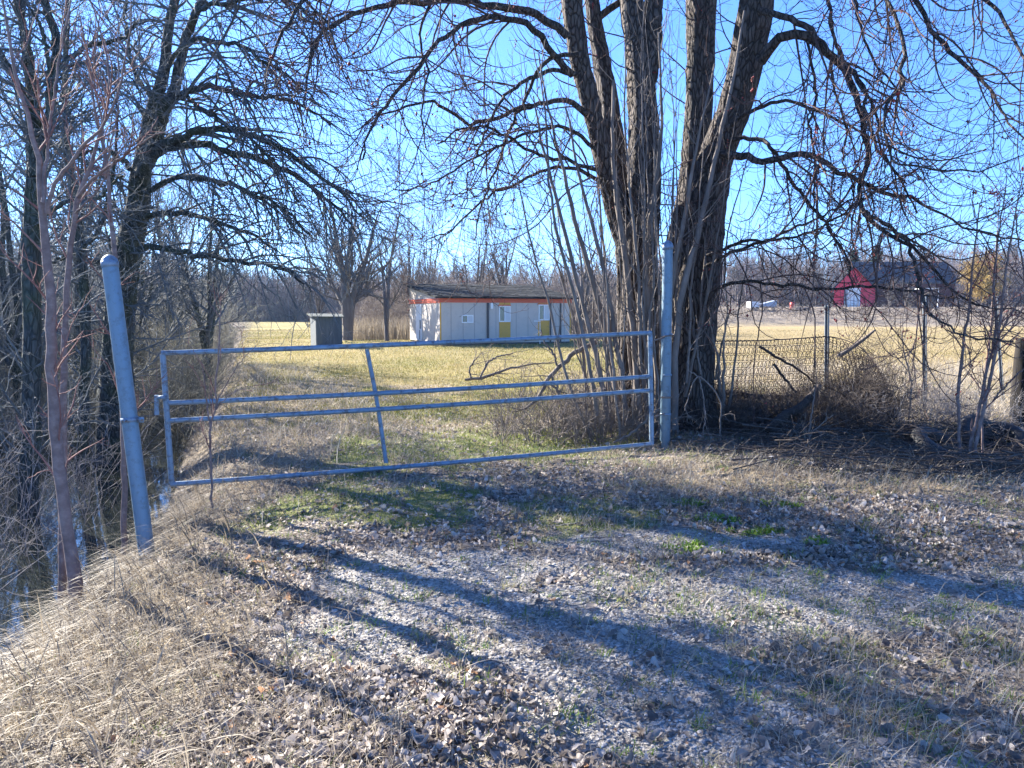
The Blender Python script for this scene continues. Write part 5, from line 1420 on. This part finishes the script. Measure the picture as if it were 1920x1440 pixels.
def house():
    A = W(825, 640, 37.0); A[2] = float(height(A[0], A[1]))
    C = W(1070, 640, 39.6)[:2]; Bk = W(762, 640, 42.2)[:2]
    u = C - A[:2]; Lu = float(np.linalg.norm(u)); u = u / Lu
    v = np.array([-u[1], u[0]]); Lv = float(np.dot(Bk - A[:2], v))
    root = thing('portable_house', 'beige portable house with red eaves band and mustard window panels', 'house', A)
    Hf, Hb = 2.27, 3.0
    th = math.atan2(u[1], u[0])
    Rz = np.array([[math.cos(th), -math.sin(th), 0], [math.sin(th), math.cos(th), 0], [0, 0, 1]])
    def L(a, b_, z): return np.array([A[0] + u[0] * a + v[0] * b_, A[1] + u[1] * a + v[1] * b_, A[2] + z])
    def slab(mb, a0, a1, b0, b1, z0, z1, z0b=None, z1b=None):
        z0b = z0 if z0b is None else z0b; z1b = z1 if z1b is None else z1b
        mb.hexa([L(a0, b0, z0), L(a1, b0, z0), L(a1, b1, z0b), L(a0, b1, z0b), L(a0, b0, z1), L(a1, b0, z1), L(a1, b1, z1b), L(a0, b1, z1b)])
    def ua(px):   # distance along the front wall seen at pixel px
        k = (px - 960) / 1450
        d = ray(px, 620); k = d[0] / d[1]
        return float((k * A[1] - A[0]) / (u[0] - k * u[1]))
    def zf(px, py):
        a = ua(px); Yp = A[1] + u[1] * a
        return float(W(px, py, Yp)[2] - A[2])
    # walls: four sheets butted together
    m = MB(); slab(m, 0, Lu, 0, .1, .12, Hf)
    wf = m.build('wall', M_wall, root, smooth=False)
    m = MB(); slab(m, 0, .1, .1, Lv - .1, .12, Hf + .01, .12, Hb - .02); m.build('wall', M_wall, root, smooth=False)
    m = MB(); slab(m, Lu - .1, Lu, .1, Lv - .1, .12, Hf + .01, .12, Hb - .02); m.build('wall', M_wall, root, smooth=False)
    m = MB(); slab(m, 0, Lu, Lv - .1, Lv, .12, Hb - .02); m.build('wall', M_wall, root, smooth=False)
    m = MB(); slab(m, .05, Lu - .05, .05, Lv - .05, -.2, .12); m.build('skirting', M_darkpipe, root, smooth=False)
    # panel seams
    m = MB()
    for px in (846, 868.5, 890, 930, 968, 990, 1042, 1058):
        a = ua(px); slab(m, a - .012, a + .012, -.008, 0, .14, Hf - .22)
    m.build('panel_seam', painted('seam', (.36, .33, .31), .6), wf, smooth=False)
    # roof: thin slab with overhang, ragged felt edge
    m = MB(); o_ = .28; sl_ = (Hb - Hf) / Lv
    slab(m, -o_, Lu + o_, -o_, Lv + o_, Hf - o_ * sl_ + .03, Hf - o_ * sl_ + .12, Hb + o_ * sl_ + .03, Hb + o_ * sl_ + .12)
    rf = m.build('roof', M_roof, root, smooth=False)
    rng = np.random.default_rng(3); m = MB()
    for i in range(260):
        a = rng.uniform(-o_, Lu + o_ - .5); b_ = rng.uniform(-o_, Lv); z = Hf + b_ * sl_ + .122 + rng.uniform(0, .012); w_ = rng.uniform(.3, .9)
        slab(m, a, min(a + w_, Lu + o_), b_, b_ + .25, z, z + .012, z + .25 * sl_, z + .012 + .25 * sl_)
    m.build('loose_felt', M_roof, rf, smooth=False)
    # red band
    m = MB(); slab(m, -.03, Lu + .03, -.03, 0, Hf - .2, Hf - .0); m.build('eaves_band', M_trim, root, smooth=False)
    m = MB(); slab(m, -.03, 0, .0, Lv, Hf - .22, Hf - .12); m.build('eaves_band', M_trim, root, smooth=False)
    m = MB(); slab(m, -.03, 0, .0, Lv, Hf - .1, Hf - .0); m.build('eaves_band', M_trim, root, smooth=False)
    # corner strips
    for a in (0, Lu - .07):
        m = MB(); slab(m, a, a + .07, -.012, 0, .12, Hf - .2); m.build('corner_strip', M_yel, root, smooth=False)
    # windows
    def window(x0, x1, y0, y1, split=.5):
        a0, a1 = ua(x0), ua(x1); z1, z0 = zf(x0, y0), zf(x0, y1); t = .05
        m = MB(); slab(m, a0, a1, -.03, 0, z0, z0 + t); slab(m, a0, a1, -.03, 0, z1 - t, z1)
        slab(m, a0, a0 + t, -.03, 0, z0 + t, z1 - t); slab(m, a1 - t, a1, -.03, 0, z0 + t, z1 - t)
        mid = a0 + (a1 - a0) * split; slab(m, mid - t / 2, mid + t / 2, -.03, 0, z0 + t, z1 - t)
        f = m.build('window', M_white, root, smooth=False)
        m = MB(); slab(m, a0 + t, mid - t / 2, -.008, 0, z0 + t, z1 - t); m.build('pane', M_glass, f, smooth=False)
        m = MB(); slab(m, mid + t / 2, a1 - t, -.008, 0, z0 + t, z1 - t); m.build('curtain', M_curtain, f, smooth=False)
    window(865.5, 887.5, 590.5, 605.5); window(935.5, 957, 573.5, 603.5); window(1009.5, 1030, 571, 600.5)
    for x0, x1, ys in ((936, 957, ((567, 572.5), (604, 636))), (1009, 1030, ((566, 570.5), (601, 634)))):
        for y0, y1 in ys:
            m = MB(); slab(m, ua(x0), ua(x1), -.014, 0, max(zf(x0, y1), .13), zf(x0, y0)); m.build('mustard_panel', M_yel, root, smooth=False)
        m = MB(); slab(m, ua(x0 - 2), ua(x1 + .5), -.05, -.032, zf(x0, 573.5 if x0 < 1000 else 571), zf(x0, 573.5 if x0 < 1000 else 571) + .05); m.build('window_head', M_trim, root, smooth=False)
    for px, w_ in ((914.5, .05), (1031.8, .025), (1050.5, .03)):
        a = ua(px); m = MB(); slab(m, a - w_, a + w_, -.07, -.012, .1, Hf - .21); m.build('downpipe', M_darkpipe, root, smooth=False)
    a = ua(919); m = MB(); slab(m, a, a + .13, -.08, 0, Hf - .5, Hf - .22); m.build('meter_box', M_white, root, smooth=False)
    a = ua(1005); m = MB(); slab(m, a - .012, a + .012, -.5, -.47, .0, 1.15); slab(m, a - .32, a + .02, -.5, -.46, 1.15, 1.19); m.build('handrail', M_white, root, smooth=False)
    # side door with open gap
    m = MB(); slab(m, -.03, 0, 3.2, 4.3, .14, 2.02); dr = m.build('door', M_white, root, smooth=False)
    m = MB(); slab(m, -.07, -.03, 3.35, 3.42, .75, 1.2); slab(m, -.05, -.03, 3.5, 3.58, .2, .7); m.build('handle', M_darkpipe, dr, smooth=False)
house()

def shed():
    A = W(593, 650, 35.2); A[2] = float(height(A[0], A[1]))
    root = thing('outhouse_shed', 'small weathered blue-grey shed with a tilted slab roof on the lawn', 'shed', A)
    M_sw = bark('weathered_board', (.04, .05, .06), (.075, .095, .11), (.14, .16, .17), 5, .05, .3, .01)
    M_sl = painted('pale_board', (.15, .17, .18), .8, 0, .2, 4, .2)
    M_sr = painted('mossy_sheet', (.09, .1, .09), .8, 0, .3, 3, .2, (.08, .09, .06), .5)
    w, d, h = 1.2, .95, 1.36
    def B(mb, x0, x1, y0, y1, z0, z1, sk=.0):
        mb.hexa([A + [x0 - sk * y0, y0, z0], A + [x1 - sk * y0, y0, z0], A + [x1 - sk * y1, y1, z0], A + [x0 - sk * y1, y1, z0], A + [x0 - sk * y0, y0, z1], A + [x1 - sk * y0, y0, z1], A + [x1 - sk * y1, y1, z1], A + [x0 - sk * y1, y1, z1]])
    sk = .52
    m = MB()
    for i in range(8): B(m, w * i / 8 + .004, w * (i + 1) / 8 - .004, 0, .03, .0, h, sk)
    m.build('front_board', M_sw, root, smooth=False)
    m = MB(); B(m, 0, .03, .03, d, 0, h, sk); m.build('side_wall', M_sl, root, smooth=False)
    m = MB(); B(m, w - .03, w, .03, d, 0, h, sk); m.build('side_wall', M_sw, root, smooth=False)
    m = MB(); B(m, .03, w - .03, d - .03, d, 0, h, sk); m.build('back_wall', M_sw, root, smooth=False)
    m = MB(); m.hexa([A + p for p in ([-.12, -.1, h + .0], [w + .12, -.1, h - .01], [w - .25, d + .1, h + .1], [-.68, d + .1, h + .12], [-.12, -.1, h + .05], [w + .12, -.1, h + .04], [w - .25, d + .1, h + .16], [-.68, d + .1, h + .18])])
    m.build('roof', M_sr, root, smooth=False)
shed()

def barn():
    M_red = painted('barn_red', (.72, .05, .09), .6, 0, .12, .6, .3, (.3, .05, .05), .2)
    M_navy = painted('dark_metal_roof', (.02, .025, .04), .5, 0, .2, .5, .4)
    M_brown = painted('brown_siding', (.12, .045, .04), .8, 0, .2, .7, .2)
    M_grey = painted('grey_concrete', (.3, .3, .32), .8)
    Y = 124.
    A = W(1563, 572, Y); z0 = float(height(A[0], A[1])); root = thing('red_barn', 'red gable-fronted barn with white door and long dark roof', 'barn', [A[0], Y, z0])
    x0 = A[0]; x1 = W(1640, 572, Y)[0]; xe = W(1774, 572, Y + 6)[0]
    zt = lambda py, YY=Y: float(W(1600, py, YY)[2])
    ze, zp = zt(541), zt(501); xm = float(W(1603, 500, Y)[0])
    m = MB()
    prof = [[x0, ze], [x1, ze], [xm, zp]]
    sk = A[0] / Y
    def prism(mb, poly, y0, y1):
        n = len(poly); V = [[x + (y0 - Y) * sk, y0, z] for x, z in poly] + [[x + (y1 - Y) * sk, y1, z] for x, z in poly]
        mb.add(V, [list(range(n))]); mb.add(V, [list(range(n, 2 * n))[::-1]])
        mb.add(V, [[i, (i + 1) % n, n + (i + 1) % n, n + i][::-1] for i in range(n)])
    prism(m, [[x0, z0 - .5], [x1, z0 - .5], [x1, ze], [xm, zp], [x0, ze]], Y, Y + .3); m.build('gable_wall', M_red, root, smooth=False)
    m = MB(); prism(m, [[x0, z0 - .5], [x1, z0 - .5], [x1, ze], [xm, zp - .1], [x0, ze]], Y + .3, Y + 9); m.build('side_wall', M_red, root, smooth=False)
    for s_ in (0, 1):
        xa, za = (x0 - .5, ze - .45) if s_ == 0 else (x1 + .5, ze - .45)
        m = MB(); prism(m, [[xa, za], [xm, zp], [xm, zp + .2], [xa, za + .2]][::1 if s_ == 0 else -1], Y - .5, Y + 9); m.build('roof', M_navy, root, smooth=False)
    # long wing behind, ridge level with the frame
    yw = Y + 7; xw0 = xm
    zr, zv, zb_ = zt(493, yw + 5), zt(532, yw), z0 - .5
    m = MB(); V = [[xw0, yw - .3, zv], [xe, yw - .3, zv], [xe - 1.5, yw + 5, zr], [xw0, yw + 5, zr], [xw0, yw - .3, zv + .2], [xe, yw - .3, zv + .2], [xe - 1.5, yw + 5, zr + .2], [xw0, yw + 5, zr + .2]]
    V = [[x + (y_ - Y) * sk * .9, y_, z] for x, y_, z in V]
    m.hexa(V); m.build('wing_roof', M_navy, root, smooth=False)
    V = [[xw0, yw, zb_], [xe - 1, yw, zb_], [xe - 1, yw + 10, zb_], [xw0, yw + 10, zb_], [xw0, yw, zv], [xe - 1, yw, zv], [xe - 1, yw + 10, zv], [xw0, yw + 10, zv]]
    m = MB(); m.hexa([[x + (y_ - Y) * sk, y_, z] for x, y_, z in V]); m.build('wing_wall', M_brown, root, smooth=False)
    # white door with grey jamb
    da, db = W(1588, 560, Y)[0], W(1612, 560, Y)[0]
    m = MB(); m.box([(da + db) / 2, Y - .08, (z0 + zt(540)) / 2], [db - da, .14, zt(540) - z0]); d = m.build('door', M_white, root, smooth=False)
    m = MB(); m.box([da - .25, Y - .1, (z0 + zt(540)) / 2], [.5, .18, zt(540) - z0 + .1]); m.build('jamb', M_grey, d, smooth=False)
    m = MB()
    for k in range(1, 4): m.box([da + (db - da) * k / 4, Y - .17, (z0 + zt(540)) / 2], [.04, .03, zt(540) - z0 - .2])
    m.build('slat', M_grey, d, smooth=False)
    # small lean-to with pale flat roof
    Yl = 118.; la, lb = W(1728, 560, Yl)[0], W(1760, 560, Yl)[0]; zl = float(W(1740, 541, Yl)[2]); zg = float(height(la, Yl))
    root2 = thing('open_shelter', 'low open shelter with thin white roof edge right of the barn', 'shelter', [la, Yl, zg])
    m = MB(); m.box([(la + lb) / 2, Yl + 1, zl], [lb - la, 2.4, .14]); m.build('roof', M_white, root2, smooth=False)
    for x in (la + .1, lb - .1):
        m = MB(); m.box([x, Yl, (zl + zg) / 2 - .05], [.12, .12, zl - zg - .05]); m.build('leg', M_white, root2, smooth=False)
    m = MB(); m.box([(la + lb) / 2 + .3, Yl + 2, zg + .5], [lb - la - .5, .1, 1.0]); m.build('back_wall', M_grey, root2, smooth=False)
barn()

def far_bits():
    M_redp = painted('red_drum', (.6, .06, .04), .5)
    M_tank = painted('white_tank', (.7, .7, .7), .5)
    M_galv = painted('pale_blue_metal', (.32, .36, .42), .5)
    # white trailer with box
    Y = 112.; a = W(1407, 586, Y); z = float(height(a[0], Y)); b1 = W(1424, 586, Y)[0]
    root = thing('utility_trailer', 'white box trailer parked by the bank left of the barn', 'trailer', [a[0], Y, z])
    zt = float(W(1410, 566, Y)[2])
    m = MB(); m.box([(a[0] + b1) / 2, Y + 1, (z + zt) / 2 + .25], [b1 - a[0], 2.0, zt - z - .4]); m.build('body', M_tank, root, smooth=False)
    for dx in (.35, .95):
        m = MB(); m.tubes(*straight([a[0] + dx, Y - .05, z + .3], [a[0] + dx, Y + .15, z + .3], .28), 14, cap=True); m.build('wheel', M_rubber, root)
    m = MB(); m.box([a[0] - .4, Y + 1, z + .45], [.9, .1, .08]); m.build('tow_bar', M_rusty, root, smooth=False)
    a = W(1430, 586, Y); b1 = W(1456, 586, Y)[0]; zt = float(W(1440, 563, Y)[2])
    root = thing('flat_trailer', 'pale blue-grey loaded flat trailer right of the white box trailer', 'trailer', [a[0], Y, z])
    m = MB(); m.hexa([[a[0], Y, z + .6], [b1, Y, z + .6], [b1, Y + 2, z + .6], [a[0], Y + 2, z + .6], [a[0], Y, zt - .5], [b1, Y, zt], [b1, Y + 2, zt], [a[0], Y + 2, zt - .5]]); m.build('load', M_galv, root, smooth=False)
    m = MB(); m.box([(a[0] + b1) / 2, Y + 1, z + .52], [b1 - a[0] + .3, 2.1, .14]); m.build('deck', M_rusty, root, smooth=False)
    for dx in (.4, 1.5):
        m = MB(); m.tubes(*straight([a[0] + dx, Y - .1, z + .25], [a[0] + dx, Y + .1, z + .25], .25), 14, cap=True); m.build('wheel', M_rubber, root)
    # red pump
    p = W(1485, 584, 113.); z = float(height(p[0], 113.)); root = thing('red_barrel', 'small upright red barrel on the bank left of the barn', 'barrel', [p[0], 113, z])
    m = MB(); tube_exact(m, [p[0], 113, z], [p[0], 113, z + 1.2], [(0, .01), (0.001, .33), (.4, .33), (.42, .35), (.44, .33), (.8, .33), (.82, .35), (.84, .33), (1.15, .33), (1.16, .01)], 16); m.build('drum', M_redp, root)
    p = W(1500, 581, 112.); z = float(height(p[0], 112.))
    m = MB(); m.tubes(*straight([p[0] - .8, 112, z + .25], [p[0] + 1.4, 112, z + .25], .25), 12, cap=True); o = m.build('culvert_pipe', M_darkpipe); tag(o, 'dark pipe lying on the bank right of the red barrel', 'pipe')
    # pylons
    M_py = painted('pylon_steel', (.3, .32, .35), .5)
    for px, Y, py, lb in ((1859, 640., 416, 'nearer lattice pylon above the willow'), (1810, 900., 452, 'fainter distant lattice pylon left of the nearer one')):
        b = W(px, 500, Y); t = W(px, py, Y); z0 = float(height(b[0], Y)); H = t[2] - z0
        root = thing('lattice_pylon', lb, 'pylon', [b[0], Y, z0], 'power line pylons on the horizon')
        m = MB(); Wb = H * .09; rr = .11 * Y / 640
        lev = np.linspace(0, 1, 9)
        cor = lambda s, k: np.array([b[0] + (1 if k in (0, 3) else -1) * Wb * (1 - .85 * s), Y + (1 if k < 2 else -1) * Wb * (1 - .85 * s), z0 + H * s])
        for k in range(4):
            for i in range(8):
                m.tubes(*straight(cor(lev[i], k), cor(lev[i + 1], k), rr), 4)
                m.tubes(*straight(cor(lev[i], k), cor(lev[i + 1], (k + 1) % 4), rr * .6), 3)
        m.build('tower', M_py, root, smooth=False)
        for s_, w_ in ((.72, .17), (.84, .2), (.95, .14)):
            m = MB(); c = np.array([b[0], Y, z0 + H * s_]); e = H * w_
            for sg in (-1, 1):
                m.tubes(*straight(c + [0, 0, H * .02], c + [sg * e, 0, -0.], rr), 4); m.tubes(*straight(c - [0, 0, H * .025], c + [sg * e, 0, 0], rr), 4)
            m.build('cross_arm', M_py, root, smooth=False)
far_bits()

# ------------------------------------------------------------------ thin bluish air
hz = MB(); hz.box([0, 700, 60], [3400, 1900, 126])
mh = bpy.data.materials.new('haze'); mh.use_nodes = True
nt = mh.node_tree
for n in list(nt.nodes): nt.nodes.remove(n)
o_ = nt.nodes.new('ShaderNodeOutputMaterial'); v_ = nt.nodes.new('ShaderNodeVolumePrincipled')
v_.inputs['Color'].default_value = (.5, .7, 1, 1); v_.inputs['Density'].default_value = .00022; v_.inputs['Anisotropy'].default_value = .4
nt.links.new(v_.outputs[0], o_.inputs['Volume'])
tag(hz.build('haze', mh, smooth=False), kind='stuff')
